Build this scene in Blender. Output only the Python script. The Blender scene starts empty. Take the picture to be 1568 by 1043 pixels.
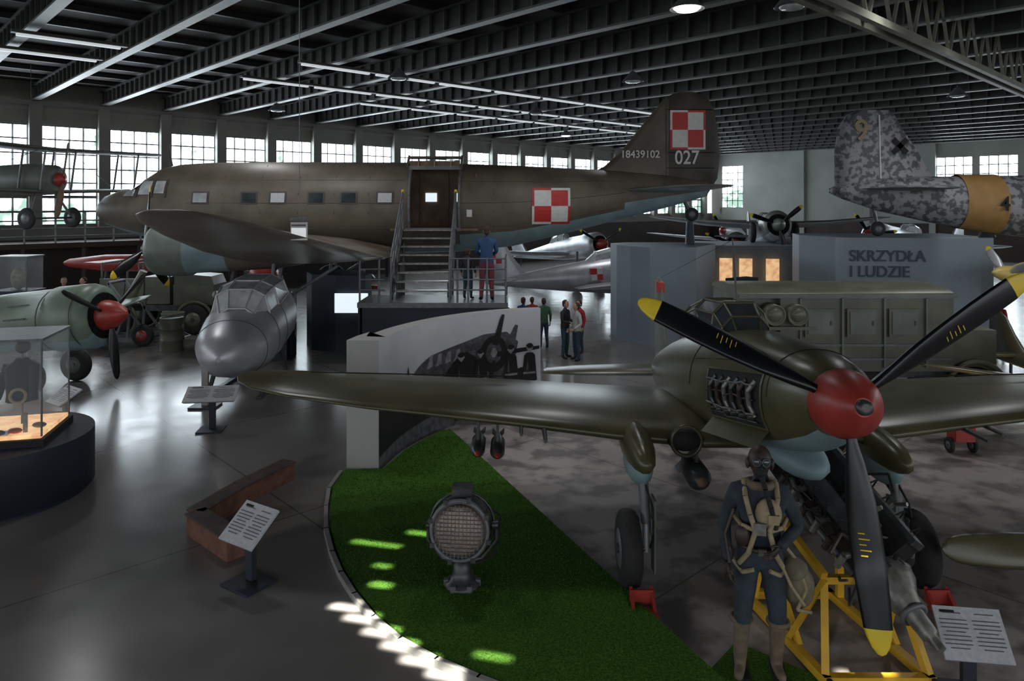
import bpy, math, random
from mathutils import Vector, Matrix
random.seed(7)
V=Vector
sc=bpy.context.scene
try:
    sc.view_settings.view_transform='Standard'
except Exception: pass

# ------------------------------------------------------------ materials
def mk(name,col,rough=.5,metal=0,var=.15,scale=4,bump=0,col2=None,emit=0,spec=.5,coords='Object',lo=.35,hi=.65,detail=5,alpha=1):
    m=bpy.data.materials.new(name); m.use_nodes=True
    nt=m.node_tree; N=nt.nodes; L=nt.links
    p=N['Principled BSDF']
    tc=N.new('ShaderNodeTexCoord'); nz=N.new('ShaderNodeTexNoise')
    nz.inputs['Scale'].default_value=scale; nz.inputs['Detail'].default_value=detail
    L.new(tc.outputs[coords],nz.inputs['Vector'])
    cr=N.new('ShaderNodeValToRGB')
    c1=[c*(1-var) for c in col]; c2=[min(1,c*(1+var)) for c in col] if col2 is None else col2
    if col2 is not None: c1=col
    cr.color_ramp.elements[0].position=lo; cr.color_ramp.elements[1].position=hi
    cr.color_ramp.elements[0].color=(*c1[:3],1); cr.color_ramp.elements[1].color=(*c2[:3],1)
    L.new(nz.outputs['Fac'],cr.inputs['Fac']); L.new(cr.outputs['Color'],p.inputs['Base Color'])
    p.inputs['Roughness'].default_value=rough; p.inputs['Metallic'].default_value=metal
    p.inputs['Specular IOR Level'].default_value=spec
    if bump:
        b=N.new('ShaderNodeBump'); b.inputs['Strength'].default_value=bump; b.inputs['Distance'].default_value=.02
        L.new(nz.outputs['Fac'],b.inputs['Height']); L.new(b.outputs['Normal'],p.inputs['Normal'])
    if emit:
        L.new(cr.outputs['Color'],p.inputs['Emission Color']); p.inputs['Emission Strength'].default_value=emit
    if alpha<1: p.inputs['Alpha'].default_value=alpha
    return m
olive=mk('olive_drab_paint',(.115,.098,.074),.5,0,.22,1.6)
olive_dk=mk('olive_dark_fabric',(.065,.058,.05),.6,0,.2,2)
oliveG=mk('green_gloss_paint',(.072,.068,.033),.3,0,.22,2)
truckG=mk('truck_green',(.12,.125,.088),.4,0,.2,2)
paleblue=mk('pale_blue_paint',(.20,.29,.31),.5,0,.15,2)
greygreen=mk('grey_green_paint',(.14,.165,.145),.45,0,.2,2)
laG=mk('fighter_green',(.15,.20,.15),.4,0,.15,2)
wingtop=mk('wing_grey_warm_bounce',(.25,.235,.21),.38,0,0,.7,col2=(.14,.105,.075))  # light grey paint; brown noise patches carry warm bounced light
black=mk('black_paint',(.007,.008,.010),.28,0,.2,5)
blackm=mk('black_matte',(.012,.012,.013),.8,0,.2,5)
rubber=mk('tyre_rubber',(.016,.016,.017),.75,0,.3,20)
red=mk('red_paint',(.34,.04,.03),.38,0,.12,6)
redflat=mk('red_marking',(.5,.035,.03),.5,0,.1,6)
white=mk('white_marking',(.68,.68,.66),.5,0,.06,6)
yellow=mk('yellow_paint',(.78,.58,.04),.4,0,.08,6)
yellowP=mk('yellow_aircraft_paint',(.62,.48,.14),.4,0,.1,3)
yellowS=mk('yellow_stand_paint',(.72,.42,.03),.4,0,.1,6)
silver=mk('bare_aluminium',(.50,.51,.54),.38,.45,.12,3)
silverP=mk('silver_paint',(.46,.47,.49),.38,.3,.15,2)
steel=mk('dark_steel',(.075,.078,.082),.4,.5,.3,8)
steelG=mk('grey_rail_steel',(.14,.15,.16),.45,.2,.15,8)
chrome=mk('cast_metal',(.21,.205,.19),.42,.5,.3,14)
brown=mk('interior_brown',(.16,.10,.065),.6,0,.2,4)
benchT=mk('rusty_bench_side',(.17,.075,.05),.55,0,.25,8)
benchTop=mk('bench_top_dark',(.08,.05,.04),.6,0,.3,8)
bluegrey=mk('exhibit_block_paint',(.17,.21,.245),.55,0,.04,2)
bluedark=mk('dark_blue_panel',(.018,.026,.040),.55,0,.1,2)
textblue=mk('lettering_blue',(.03,.045,.075),.6,0,.05,2)
glass_dk=mk('dark_glass',(.04,.05,.055),.08,0,.3,3,spec=.8)
glass_lt=mk('pale_perspex',(.42,.45,.46),.15,0,.3,3)
grass=mk('artificial_grass',(.030,.088,.008),.95,0,0,50,bump=.8,col2=(.08,.20,.024),spec=.15)
kerb=mk('kerb_stone',(.25,.25,.23),.6,0,.1,5)
panelW=mk('printed_panel',(.50,.52,.54),.35,0,.1,30)
wallwhite=mk('display_wall_white',(.40,.40,.38),.6,0,.06,2)
photoG=mk('photo_sky_grey',(.62,.63,.68),.4,0,0,.6,col2=(.82,.83,.88))
photoD=mk('photo_dark',(.014,.014,.016),.45,0,.3,8)
photoM=mk('photo_midgrey',(.10,.10,.11),.45,0,.4,9)
photoL=mk('photo_lightgrey',(.30,.30,.32),.45,0,.3,9)
skin=mk('skin',(.45,.27,.19),.55,0,.05,8)
hairB=mk('hair_brown',(.05,.03,.02),.7,0,.2,20)
leather=mk('brown_leather',(.04,.027,.022),.5,0,.3,12)
boot=mk('suede_boot',(.15,.11,.075),.7,0,.25,12)
suit=mk('flight_suit_blue',(.026,.038,.052),.8,0,.25,9,bump=.4)
strap=mk('canvas_strap',(.32,.26,.16),.8,0,.15,15)
canvas=mk('canvas_bag',(.17,.15,.10),.85,0,.3,8,bump=.4)
camo=mk('winter_camo',(.085,.09,.10),.5,0,0,7,col2=(.28,.28,.30),lo=.44,hi=.54,detail=2)
orange=mk('ochre_band',(.33,.19,.065),.5,0,.1,4)
lampW=mk('lamp_glow',(1,.97,.9),.5,0,0,1,emit=6)
glowS=mk('pale_glow',(.8,.85,.88),.5,0,0,1,emit=.5)
glowP=mk('screen_window_glow',(.75,.85,.9),.4,0,0,1,emit=1.0)  # shared by the real screen and the bright cabin windows
warm=mk('warm_lit_case',(1,.5,.25),.5,0,.3,6,emit=.8)
meshM=mk('lamp_grille',(.34,.25,.20),.4,.2,.3,40)
wood=mk('wood_brown',(.16,.10,.06),.6,0,.3,6)

def floor_mat():
    m=bpy.data.materials.new('polished_concrete'); m.use_nodes=True
    nt=m.node_tree;N=nt.nodes;L=nt.links;p=N['Principled BSDF']
    geo=N.new('ShaderNodeNewGeometry')
    n1=N.new('ShaderNodeTexNoise'); n1.inputs['Scale'].default_value=.35; n1.inputs['Detail'].default_value=8
    n2=N.new('ShaderNodeTexNoise'); n2.inputs['Scale'].default_value=2.2; n2.inputs['Detail'].default_value=10
    br=N.new('ShaderNodeTexBrick'); br.offset=0
    mp=N.new('ShaderNodeMapping'); mp.inputs['Rotation'].default_value=(0,0,math.radians(47))
    L.new(geo.outputs['Position'],mp.inputs['Vector']); L.new(mp.outputs['Vector'],br.inputs['Vector'])
    br.inputs['Scale'].default_value=1; br.inputs['Brick Width'].default_value=4.2; br.inputs['Row Height'].default_value=4.2
    br.inputs['Mortar Size'].default_value=.012; br.inputs['Color1'].default_value=(1,1,1,1);br.inputs['Color2'].default_value=(1,1,1,1);br.inputs['Mortar'].default_value=(.45,.45,.45,1)
    L.new(geo.outputs['Position'],n1.inputs['Vector']);L.new(geo.outputs['Position'],n2.inputs['Vector'])
    cr=N.new('ShaderNodeValToRGB');cr.color_ramp.elements[0].position=.3;cr.color_ramp.elements[1].position=.7
    cr.color_ramp.elements[0].color=(.135,.126,.12,1);cr.color_ramp.elements[1].color=(.225,.214,.205,1)
    L.new(n1.outputs['Fac'],cr.inputs['Fac'])
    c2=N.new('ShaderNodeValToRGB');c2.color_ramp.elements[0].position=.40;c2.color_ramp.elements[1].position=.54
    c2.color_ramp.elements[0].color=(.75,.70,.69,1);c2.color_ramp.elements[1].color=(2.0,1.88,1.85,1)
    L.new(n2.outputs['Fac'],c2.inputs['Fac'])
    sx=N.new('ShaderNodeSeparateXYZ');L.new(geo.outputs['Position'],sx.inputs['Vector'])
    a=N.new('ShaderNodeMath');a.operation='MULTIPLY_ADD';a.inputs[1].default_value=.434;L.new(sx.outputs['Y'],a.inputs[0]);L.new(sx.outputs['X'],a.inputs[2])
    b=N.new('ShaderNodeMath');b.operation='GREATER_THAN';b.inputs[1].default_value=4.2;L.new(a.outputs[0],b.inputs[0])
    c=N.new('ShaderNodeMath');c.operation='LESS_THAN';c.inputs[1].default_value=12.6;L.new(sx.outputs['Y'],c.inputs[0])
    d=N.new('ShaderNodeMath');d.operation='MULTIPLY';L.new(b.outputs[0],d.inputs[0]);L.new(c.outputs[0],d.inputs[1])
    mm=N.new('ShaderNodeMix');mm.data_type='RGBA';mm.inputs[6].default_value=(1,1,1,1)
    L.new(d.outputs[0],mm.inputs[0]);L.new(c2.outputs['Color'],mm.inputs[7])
    m1=N.new('ShaderNodeMix');m1.data_type='RGBA';m1.blend_type='MULTIPLY';m1.inputs[0].default_value=1
    L.new(cr.outputs['Color'],m1.inputs[6]);L.new(mm.outputs[2],m1.inputs[7])
    m2=N.new('ShaderNodeMix');m2.data_type='RGBA';m2.blend_type='MULTIPLY';m2.inputs[0].default_value=1
    L.new(m1.outputs[2],m2.inputs[6]);L.new(br.outputs['Color'],m2.inputs[7])
    L.new(m2.outputs[2],p.inputs['Base Color'])
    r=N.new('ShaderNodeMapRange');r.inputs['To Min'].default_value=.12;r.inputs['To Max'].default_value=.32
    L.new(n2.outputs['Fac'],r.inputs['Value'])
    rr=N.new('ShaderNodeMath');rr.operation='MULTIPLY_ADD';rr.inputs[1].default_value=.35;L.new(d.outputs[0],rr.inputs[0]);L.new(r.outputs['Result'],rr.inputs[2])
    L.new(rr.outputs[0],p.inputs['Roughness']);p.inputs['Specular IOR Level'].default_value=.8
    return m
floorM=floor_mat()

# ------------------------------------------------------------ mesh builder
class B:
    def __init__(s,name):
        s.name=name; s.v=[];s.f=[];s.m=[];s.sm=[];s.mats=[];s.M=Matrix.Identity(4)
    def mi(s,m):
        if m not in s.mats: s.mats.append(m)
        return s.mats.index(m)
    def add(s,vs,fs,m,smooth=False):
        o=len(s.v); s.v+=[s.M@V(v) for v in vs]
        k=s.mi(m) if not isinstance(m,list) else None
        for i,f in enumerate(fs):
            s.f.append([o+j for j in f]); s.m.append(k if k is not None else s.mi(m[i])); s.sm.append(smooth)
    def box(s,c,size,m,rz=0,R=None):
        x,y,z=[q/2 for q in size]
        R=R or Matrix.Rotation(rz,3,'Z')
        vs=[V(c)+R@V((a*x,b*y,d*z)) for a,b,d in((-1,-1,-1),(1,-1,-1),(1,1,-1),(-1,1,-1),(-1,-1,1),(1,-1,1),(1,1,1),(-1,1,1))]
        s.add(vs,[(0,3,2,1),(4,5,6,7),(0,1,5,4),(1,2,6,5),(2,3,7,6),(3,0,4,7)],m)
    def beam(s,p0,p1,w,h,m):
        p0=V(p0);p1=V(p1);d=(p1-p0);L=d.length;d.normalize()
        up=V((0,0,1)) if abs(d.z)<.95 else V((0,1,0))
        sd=d.cross(up).normalized();up=sd.cross(d)
        R=Matrix((d,sd,up)).transposed()
        s.box((p0+p1)/2,(L,w,h),m,R=R)
    def tube(s,p0,p1,r0,r1,m,n=10,cap=True):
        p0=V(p0);p1=V(p1);d=(p1-p0).normalized()
        up=V((0,0,1)) if abs(d.z)<.9 else V((1,0,0))
        u=d.cross(up).normalized();w=d.cross(u)
        vs=[];
        for p,r in((p0,r0),(p1,r1)):
            for k in range(n):
                a=2*math.pi*k/n; vs.append(p+u*math.cos(a)*r+w*math.sin(a)*r)
        fs=[(k,(k+1)%n,n+(k+1)%n,n+k) for k in range(n)]
        s.add(vs,fs,m,n>6)
        if cap: s.add(vs,[tuple(range(n))[::-1],tuple(range(n,2*n))],m)
    def path(s,pts,r,m,n=7,close=False):
        pts=[V(p) for p in pts]
        if close: pts=pts+[pts[0]]
        for i in range(len(pts)-1): s.tube(pts[i],pts[i+1],r,r,m,n)
    def loft(s,rings,m,cap=True,smooth=True,mf=None,skip=None,closed=True):
        n=len(rings[0]);vs=[p for r in rings for p in r];fs=[];ms=[]
        for i in range(len(rings)-1):
            for k in range(n if closed else n-1):
                k2=(k+1)%n
                if skip and skip(i,k): continue
                fs.append((i*n+k,i*n+k2,(i+1)*n+k2,(i+1)*n+k)); ms.append(mf(i,k) if mf else m)
        s.add(vs,fs,ms,smooth)
        if cap:
            s.add(vs,[tuple(range(n))[::-1],tuple(range((len(rings)-1)*n,len(rings)*n))],m,False)
    def lathe(s,o,ax,prof,m,n=24,mf=None,cap=True):
        o=V(o);ax=V(ax).normalized();up=V((0,0,1)) if abs(ax.z)<.9 else V((1,0,0))
        u=ax.cross(up).normalized();w=ax.cross(u)
        rings=[[o+ax*t+(u*math.cos(2*math.pi*k/n)+w*math.sin(2*math.pi*k/n))*max(r,1e-4) for k in range(n)] for t,r in prof]
        s.loft(rings,m,cap,True,mf)
    def ell(s,c,r,m,R=None,n=14,k=9):
        c=V(c);R=R or Matrix.Identity(3)
        rings=[]
        for i in range(k+1):
            t=-math.pi/2+math.pi*i/k
            rings.append([c+R@V((r[0]*math.cos(t)*math.cos(2*math.pi*j/n),r[1]*math.cos(t)*math.sin(2*math.pi*j/n),r[2]*math.sin(t))) if abs(math.cos(t))>1e-6 else c+R@V((1e-4*math.cos(2*math.pi*j/n),1e-4*math.sin(2*math.pi*j/n),r[2]*math.sin(t))) for j in range(n)])
        s.loft(rings,m,False)
    def prism(s,poly,o,u,w,th,m,m2=None):
        o=V(o);u=V(u);w=V(w);nn=u.cross(w).normalized()
        a=[o+u*x+w*y+nn*th/2 for x,y in poly];b=[o+u*x+w*y-nn*th/2 for x,y in poly];n=len(poly)
        s.add(a+b,[tuple(range(n)),tuple(range(n,2*n))[::-1]],m)
        s.add(a+b,[(k,(k+1)%n,n+(k+1)%n,n+k)[::-1] for k in range(n)],m2 or m)
    def torus(s,c,ax,R,r,m,n=24,k=8):
        c=V(c);ax=V(ax).normalized();up=V((0,0,1)) if abs(ax.z)<.9 else V((1,0,0))
        u=ax.cross(up).normalized();w=ax.cross(u);rings=[]
        for i in range(n+1):
            a=2*math.pi*i/n;d=u*math.cos(a)+w*math.sin(a)
            rings.append([c+d*(R+r*math.cos(2*math.pi*j/k))+ax*r*math.sin(2*math.pi*j/k) for j in range(k)])
        s.loft(rings,m,False)
    def wheel(s,c,ax,R,wd,hub=None):
        c=V(c);ax=V(ax).normalized()
        s.lathe(c-ax*wd/2,ax,[(0,R*.55),(0,R*.8),(wd*.12,R*.95),(wd*.35,R),(wd*.65,R),(wd*.88,R*.95),(wd,R*.8),(wd,R*.55)],rubber,28)
        s.lathe(c-ax*wd*.52,ax,[(0,R*.15),(0,R*.5),(wd*1.04,R*.5),(wd*1.04,R*.15)],hub or steelG,20)
        s.lathe(c-ax*wd*.6,ax,[(0,R*.13),(wd*1.2,R*.13)],steel,12)
    def done(s,parent=None):
        if not s.v: return None
        xs=[v.x for v in s.v];ys=[v.y for v in s.v];zs=[v.z for v in s.v]
        o=V(((min(xs)+max(xs))/2,(min(ys)+max(ys))/2,min(zs)))
        me=bpy.data.meshes.new(s.name);me.from_pydata([v-o for v in s.v],[],s.f)
        for m in s.mats: me.materials.append(m)
        me.polygons.foreach_set('material_index',s.m);me.polygons.foreach_set('use_smooth',s.sm)
        me.update()
        ob=bpy.data.objects.new(s.name,me);ob.location=o;sc.collection.objects.link(ob)
        if parent: ob.parent=parent; ob.matrix_parent_inverse=Matrix.Translation(-parent.location)
        return ob
def text(name,body,loc,size,m,rot=(math.pi/2,0,0),parent=None,ext=.004,align='CENTER',sx=1):
    c=bpy.data.curves.new(name,'FONT');c.body=body;c.size=size;c.extrude=ext;c.align_x=align;c.offset=size*.012
    c.materials.append(m);ob=bpy.data.objects.new(name,c);ob.location=loc;ob.rotation_euler=rot;ob.scale=(sx,1,1)
    sc.collection.objects.link(ob)
    if parent: ob.parent=parent; ob.matrix_parent_inverse=Matrix.Translation(-parent.location)
    return ob
AX=[1,.85,.65,.45,.28,.14,.05,.01,0]
AT=[.01,.2,.4,.49,.5,.42,.27,.12,0]
def wing(b,secs,mt,mb,side):
    rings=[]
    for le,ch,th in secs:
        le=V(le);ch=V(ch)
        r=[le+ch*x+V((0,0,1))*t*th for x,t in zip(AX,AT)]
        r+=[le+ch*x-V((0,0,1))*t*th*.75 for x,t in list(zip(AX,AT))[::-1][1:]]
        rings.append(r)
    h=len(AX)-1
    b.loft(rings,mt,True,True,mf=lambda i,k: mt if k<h else mb)
def sring(c,side,hw,ht,hb,n=28,e=2.0):
    r=[];side=V(side)
    for k in range(n):
        a=2*math.pi*k/n;cc=math.cos(a);ss=math.sin(a)
        x=math.copysign(abs(cc)**(2/e),cc)*hw;z=math.copysign(abs(ss)**(2/e),ss);z*=ht if z>0 else hb
        r.append(V(c)+side*x+V((0,0,z)))
    return r
def blade(b,hub,ax,ang,R,w,m,mtip,root=.1,tipf=.88,rootw=.35):
    ax=V(ax).normalized();u=ax.cross(V((0,0,1))).normalized();w2=u.cross(ax)
    if w2.z<0: w2=-w2
    if u.x<0: u=-u
    d=u*math.cos(ang)+w2*math.sin(ang);t=ax.cross(d).normalized()
    rings=[];fr=[root,.16,.25,.4,.55,.7,.8,tipf,.93,.97,.995,1.0];wf=[rootw,rootw,.65,.95,1,.95,.88,.8,.7,.5,.25,.05]
    for f,q in zip(fr,wf):
        tw=math.radians(62-48*f);cd=t*math.cos(tw)+ax*math.sin(tw);nd=d.cross(cd)
        hw=w*q/2;th=w*(.22-.17*f)*(1 if f<.95 else .5)
        if f<.17: th=hw*.9
        rings.append([V(hub)+d*R*f+cd*hw*math.cos(2*math.pi*k/10)+nd*th*math.sin(2*math.pi*k/10) for k in range(10)])
    b.loft(rings,m,True,True,mf=lambda i,k:(mtip if i>=7 else m))
    return d,t
# ------------------------------------------------------------ camera
H=3.9
cam=bpy.data.cameras.new('camera');co=bpy.data.objects.new('camera',cam);sc.collection.objects.link(co)
co.location=(0,0,H);co.rotation_euler=(math.pi/2,0,0);cam.sensor_width=36;cam.lens=1100/1568*36;cam.shift_y=-211.5/1568
cam.clip_end=300;sc.camera=co
# ------------------------------------------------------------ hall
W0=V((-18.2,29.7,0));A=V((.7274,.686,0)).normalized();Bv=V((A.y,-A.x,0))
def P(t,s,z=0): return W0+A*t+Bv*s+V((0,0,z))
wallc=mk('wall_plaster',(.19,.19,.17),.7,0,.12,.8)
wallfar=mk('wall_far_paint',(.34,.36,.33),.7,0,.1,.5)
walldk=mk('wall_dark_base',(.045,.03,.026),.7,0,.2,1)
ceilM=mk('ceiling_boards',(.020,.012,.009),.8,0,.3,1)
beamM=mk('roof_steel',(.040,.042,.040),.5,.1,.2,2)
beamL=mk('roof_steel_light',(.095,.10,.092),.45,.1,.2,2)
trussM=mk('truss_steel',(.19,.19,.15),.45,.1,.2,2)
frameM=mk('window_frame',(.12,.13,.13),.6,0,.1,2)
def pane_mat(nm,st):
    m=bpy.data.materials.new(nm);m.use_nodes=True;N=m.node_tree.nodes;L=m.node_tree.links
    N.remove(N['Principled BSDF']);e=N.new('ShaderNodeEmission')
    nz=N.new('ShaderNodeTexNoise');nz.inputs['Scale'].default_value=1.1;nz.inputs['Detail'].default_value=8
    geo=N.new('ShaderNodeNewGeometry');sx=N.new('ShaderNodeSeparateXYZ');L.new(geo.outputs['Position'],sx.inputs['Vector'])
    mr=N.new('ShaderNodeMapRange');mr.inputs['From Min'].default_value=3.0;mr.inputs['From Max'].default_value=7;mr.inputs['To Min'].default_value=-.14;mr.inputs['To Max'].default_value=.10
    L.new(sx.outputs['Z'],mr.inputs['Value'])
    ad=N.new('ShaderNodeMath');ad.operation='ADD';L.new(nz.outputs['Fac'],ad.inputs[0]);L.new(mr.outputs['Result'],ad.inputs[1])
    cr=N.new('ShaderNodeValToRGB');cr.color_ramp.elements[0].position=.36;cr.color_ramp.elements[1].position=.54
    cr.color_ramp.elements[0].color=(.040,.062,.052,1);cr.color_ramp.elements[1].color=(.82,.92,1,1)
    L.new(geo.outputs['Position'],nz.inputs['Vector']);L.new(ad.outputs[0],cr.inputs['Fac']);L.new(cr.outputs['Color'],e.inputs['Color'])
    e.inputs['Strength'].default_value=st;L.new(e.outputs[0],N['Material Output'].inputs['Surface']);return m
pane=pane_mat('daylight_pane',14)
SP=2.46;T0=1.16;WZ0,WZ1=2.95,7.05;TMAX=49.3;CZ=8.75
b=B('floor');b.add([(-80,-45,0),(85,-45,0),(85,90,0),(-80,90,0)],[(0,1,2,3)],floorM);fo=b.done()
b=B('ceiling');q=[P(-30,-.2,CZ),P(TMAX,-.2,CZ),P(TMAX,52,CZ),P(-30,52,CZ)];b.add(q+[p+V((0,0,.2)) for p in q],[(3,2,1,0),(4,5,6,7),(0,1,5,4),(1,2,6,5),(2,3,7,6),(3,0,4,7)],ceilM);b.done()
wl=B('wall_left')
wl.beam(P(-30,-.15,(WZ0)/2+.9),P(TMAX,-.15,(WZ0)/2+.9),.3,WZ0-1.8,wallc)
wl.beam(P(-30,-.15,1.2),P(TMAX,-.15,1.2),.32,2.4,walldk)
wl.beam(P(-30,-.15,(WZ1+CZ)/2),P(TMAX,-.15,(WZ1+CZ)/2),.3,CZ-WZ1,wallc)
wl.beam(P(-30,.08,WZ1+.62),P(TMAX,.08,WZ1+.62),.16,.12,wallc)
n0=-8
i=n0;k=1
while T0+i*SP<TMAX+1:
    t=T0+i*SP
    wl.box(P(t,.0,(WZ0+WZ1+.6)/2),(.44,.55,WZ1-WZ0+.9),wallc,rz=math.atan2(A.y,A.x))
    if t+SP<TMAX+.5:
        w=B('window_%d'%k);k+=1
        a0=t+.22;a1=t+SP-.22
        w.add([P(a0,-.12,WZ0),P(a1,-.12,WZ0),P(a1,-.12,WZ1),P(a0,-.12,WZ1)],[(0,1,2,3)],pane)
        for j in range(5):
            tt=a0+(a1-a0)*j/4;w.beam(P(tt,-.06,WZ0),P(tt,-.06,WZ1),.05,.055 if j%4 else .09,frameM)
        for j in range(8):
            z=WZ0+(WZ1-WZ0)*j/7;th=.12 if j in(0,2,7) else .055
            w.beam(P(a0,-.06,z),P(a1,-.06,z),.05,th,frameM)
        w.done()
    i+=1
wl.done()
wf=B('wall_far')
segs=[(0,.8,0),(.8,3.2,1),(3.2,17.6,0)]+[(17.6+2.6*j,17.6+2.6*(j+1),1) for j in range(9)]+[(41,60,0)]
rzB=math.atan2(Bv.y,Bv.x)
def fbox(s0,s1,z0,z1,m=wallfar,th=.3,off=0):
    wf.box(P(TMAX+.15+off,(s0+s1)/2,(z0+z1)/2),(s1-s0,th,z1-z0),m,rz=rzB)
for s0,s1,win in segs:
    if not win: fbox(s0,s1,0,CZ)
    else:
        fbox(s0,s1,0,WZ0+.5);fbox(s0,s1,WZ1,CZ);fbox(s0,s0+.2,WZ0,WZ1);fbox(s1-.2,s1,WZ0,WZ1)
        w=B('window_%d'%k);k+=1
        w.add([P(TMAX+.1,s0+.2,WZ0+.5),P(TMAX+.1,s1-.2,WZ0+.5),P(TMAX+.1,s1-.2,WZ1),P(TMAX+.1,s0+.2,WZ1)],[(0,1,2,3)],pane)
        for j in range(5):
            ss=s0+.2+(s1-s0-.4)*j/4;w.beam(P(TMAX+.03,ss,WZ0+.5),P(TMAX+.03,ss,WZ1),.05,.06,frameM)
        for j in range(7):
            z=WZ0+.5+(WZ1-WZ0-.5)*j/6;w.beam(P(TMAX+.03,s0+.2,z),P(TMAX+.03,s1-.2,z),.05,.06,frameM)
        w.done()
for s0 in (8,13,17.4): fbox(s0,s0+.4,0,CZ,off=-.25)
fbox(0,60,0,2.4,walldk,.1,-.2)
wf.done()
bm=B('ceiling_beams')
i=-11
while T0+i*SP<TMAX:
    t=T0+i*SP
    z=8.0
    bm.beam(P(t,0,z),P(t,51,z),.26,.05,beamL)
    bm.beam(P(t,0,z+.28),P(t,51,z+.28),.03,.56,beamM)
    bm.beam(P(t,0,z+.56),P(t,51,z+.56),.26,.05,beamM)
    for j in range(84):
        s=.6+j*.6
        bm.box(P(t,s,z+.28),(.2,.03,.5),beamL,rz=math.atan2(A.y,A.x))
    i+=1
for s in range(2,51,2): bm.beam(P(-28,s,8.66),P(TMAX,s,8.66),.1,.16,beamM)
bm.done()
tr=B('roof_truss')
s=29
for ss in(28.85,29.15):
    tr.beam(P(-28,ss,7.2),P(TMAX,ss,7.2),.12,.14,trussM)
    tr.beam(P(-28,ss,8.5),P(TMAX,ss,8.5),.12,.12,trussM)
for j in range(63):
    t=-27+j*1.2
    tr.beam(P(t,s,7.2),P(t+.6,s,8.5),.06,.06,trussM);tr.beam(P(t+.6,s,8.5),P(t+1.2,s,7.2),.06,.06,trussM)
tr.done()
for s,t0,t1,stp in((11.7,2.2,24,1),(15.2,2.4,20,1),(9.2,8,30,1),(11.7,-14,-1,2),(14,-14,0,2)):
    st=B('glowing_roof_strip')  # weak glow in the material stands for daylight reflected off pale strips
    t=t0
    while t<t1:
        st.beam(P(t+.1,s,7.82),P(t+2.3,s,7.82),.12,.06,glowS);st.beam(P(t,s,7.89),P(t+SP,s,7.89),.18,.07,beamM);t+=SP*stp
    st.done()
LP=[(3.35,13.75,1),(5.3,13.6,0),(3.7,22,0),(-3.4,21.5,0),(-9.5,29,0),(15.5,25,0),(1,30,0),(3,40,1),(20,38,1)]
for x,y,on in LP:
    l=B('ceiling_lamp')
    l.tube((x,y,7.97),(x,y,7.82),.02,.02,steel,8)
    l.lathe((x,y,7.9),(0,0,-1),[(0,.08),(.08,.14),(.26,.3),(.3,.33)],steelG,20,cap=False)
    l.lathe((x,y,7.62),(0,0,-1),[(0,.05),(0,.26),(.05,.2),(.06,.01)],lampW if on else glass_lt,16)
    l.done()
hl=B('hanging_box_light')
hl.tube((-3.55,12,7.95),(-3.55,12,3.62),.006,.006,steelG,6);hl.box((-3.55,12,3.62),(.3,.1,.05),steelG)
hl.box((-3.55,11.98,3.42),(.27,.05,.3),white);hl.box((-3.55,11.95,3.39),(.24,.01,.17),glowS);hl.box((-3.55,11.95,3.52),(.24,.02,.03),steelG);hl.done()
rl=B('gallery_railing')
for z in(2.6,2.9,3.2,3.55): rl.beam(P(-12,2.2,z),P(14,2.2,z),.05,.05 if z<3.5 else .08,steelG)
for j in range(27): rl.beam(P(-12+j,2.2,2.3),P(-12+j,2.2,3.55),.05,.05,steelG)
rl.beam(P(-12,1.2,2.25),P(14,1.2,2.25),2.1,.2,walldk)
for j in range(14): rl.beam(P(-12+j*2,2.1,0),P(-12+j*2,2.1,2.2),.15,.15,walldk)
rl.done()
# ------------------------------------------------------------ transport aircraft
CY=21
FS=[(-12.15,3.67,.03,.03,.03),(-12.05,3.67,.2,.2,.2),(-11.8,3.68,.45,.42,.42),(-11.3,3.7,.75,.58,.62),(-10.75,3.72,.95,.62,.8),(-10.45,3.73,1.02,.95,.87),(-10.1,3.74,1.1,1.16,.95),(-9.6,3.75,1.16,1.26,1.08),(-8.8,3.75,1.22,1.31,1.22),(-7,3.75,1.25,1.33,1.33),(-2.84,3.75,1.25,1.32,1.33),(-1.46,3.75,1.24,1.28,1.28),(0,3.78,1.18,1.2,1.16),(1.6,3.9,.98,1.0,.9),(3.2,4.1,.66,.72,.68),(4.6,4.25,.36,.45,.48),(5.7,4.32,.12,.22,.24)]
def secat(X):
    for a,c in zip(FS,FS[1:]):
        if a[0]<=X<=c[0]:
            f=(X-a[0])/(c[0]-a[0]);return [p+(q-p)*f for p,q in zip(a,c)]
    return FS[-1]
def surfY(X,Z,off=.015):
    s=secat(X);h=s[3] if Z>s[1] else s[4];q=max(0,1-((Z-s[1])/h)**2);return CY-s[2]*math.sqrt(q)-off
dc=B('transport_aircraft')
NR=40
rings=[sring((s[0],CY,s[1]),(0,-1,0),s[2],s[3],s[4],NR) for s in FS]
def dmf(i,k):
    a=(k+.5)/NR*2*math.pi;x=FS[i][0]
    th=-.55 if x>-1.5 else -.8
    if x>2.5: th=-.25
    return paleblue if math.sin(a)<th else olive
def dskip(i,k):
    if FS[i][0]!=-2.84: return False
    a=(k+.5)/NR*2*math.pi;z=3.75+1.32*math.sin(a);return math.cos(a)>0 and 3.15<z<4.82
dc.loft(rings,olive,True,True,mf=dmf,skip=dskip)
dc.box((-2.15,21.4,4.0),(2.6,.05,1.7),brown);dc.box((-2.15,20.6,3.15),(2.4,1.7,.06),brown);dc.box((-3.3,20.8,3.9),(.05,1.4,1.6),brown);dc.box((-1.0,20.8,3.9),(.05,1.4,1.6),brown)
dc.box((-2.4,21.35,4.05),(.34,.02,.26),glowP);dc.box((-1.55,21.35,4.05),(.25,.02,.26),glowP)  # glowing patches on the liner stand for daylight in the far cabin windows
for x in(-2.7,-1.9,-1.3): dc.box((x,21.33,4.0),(.05,.04,1.6),wood)
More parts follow.
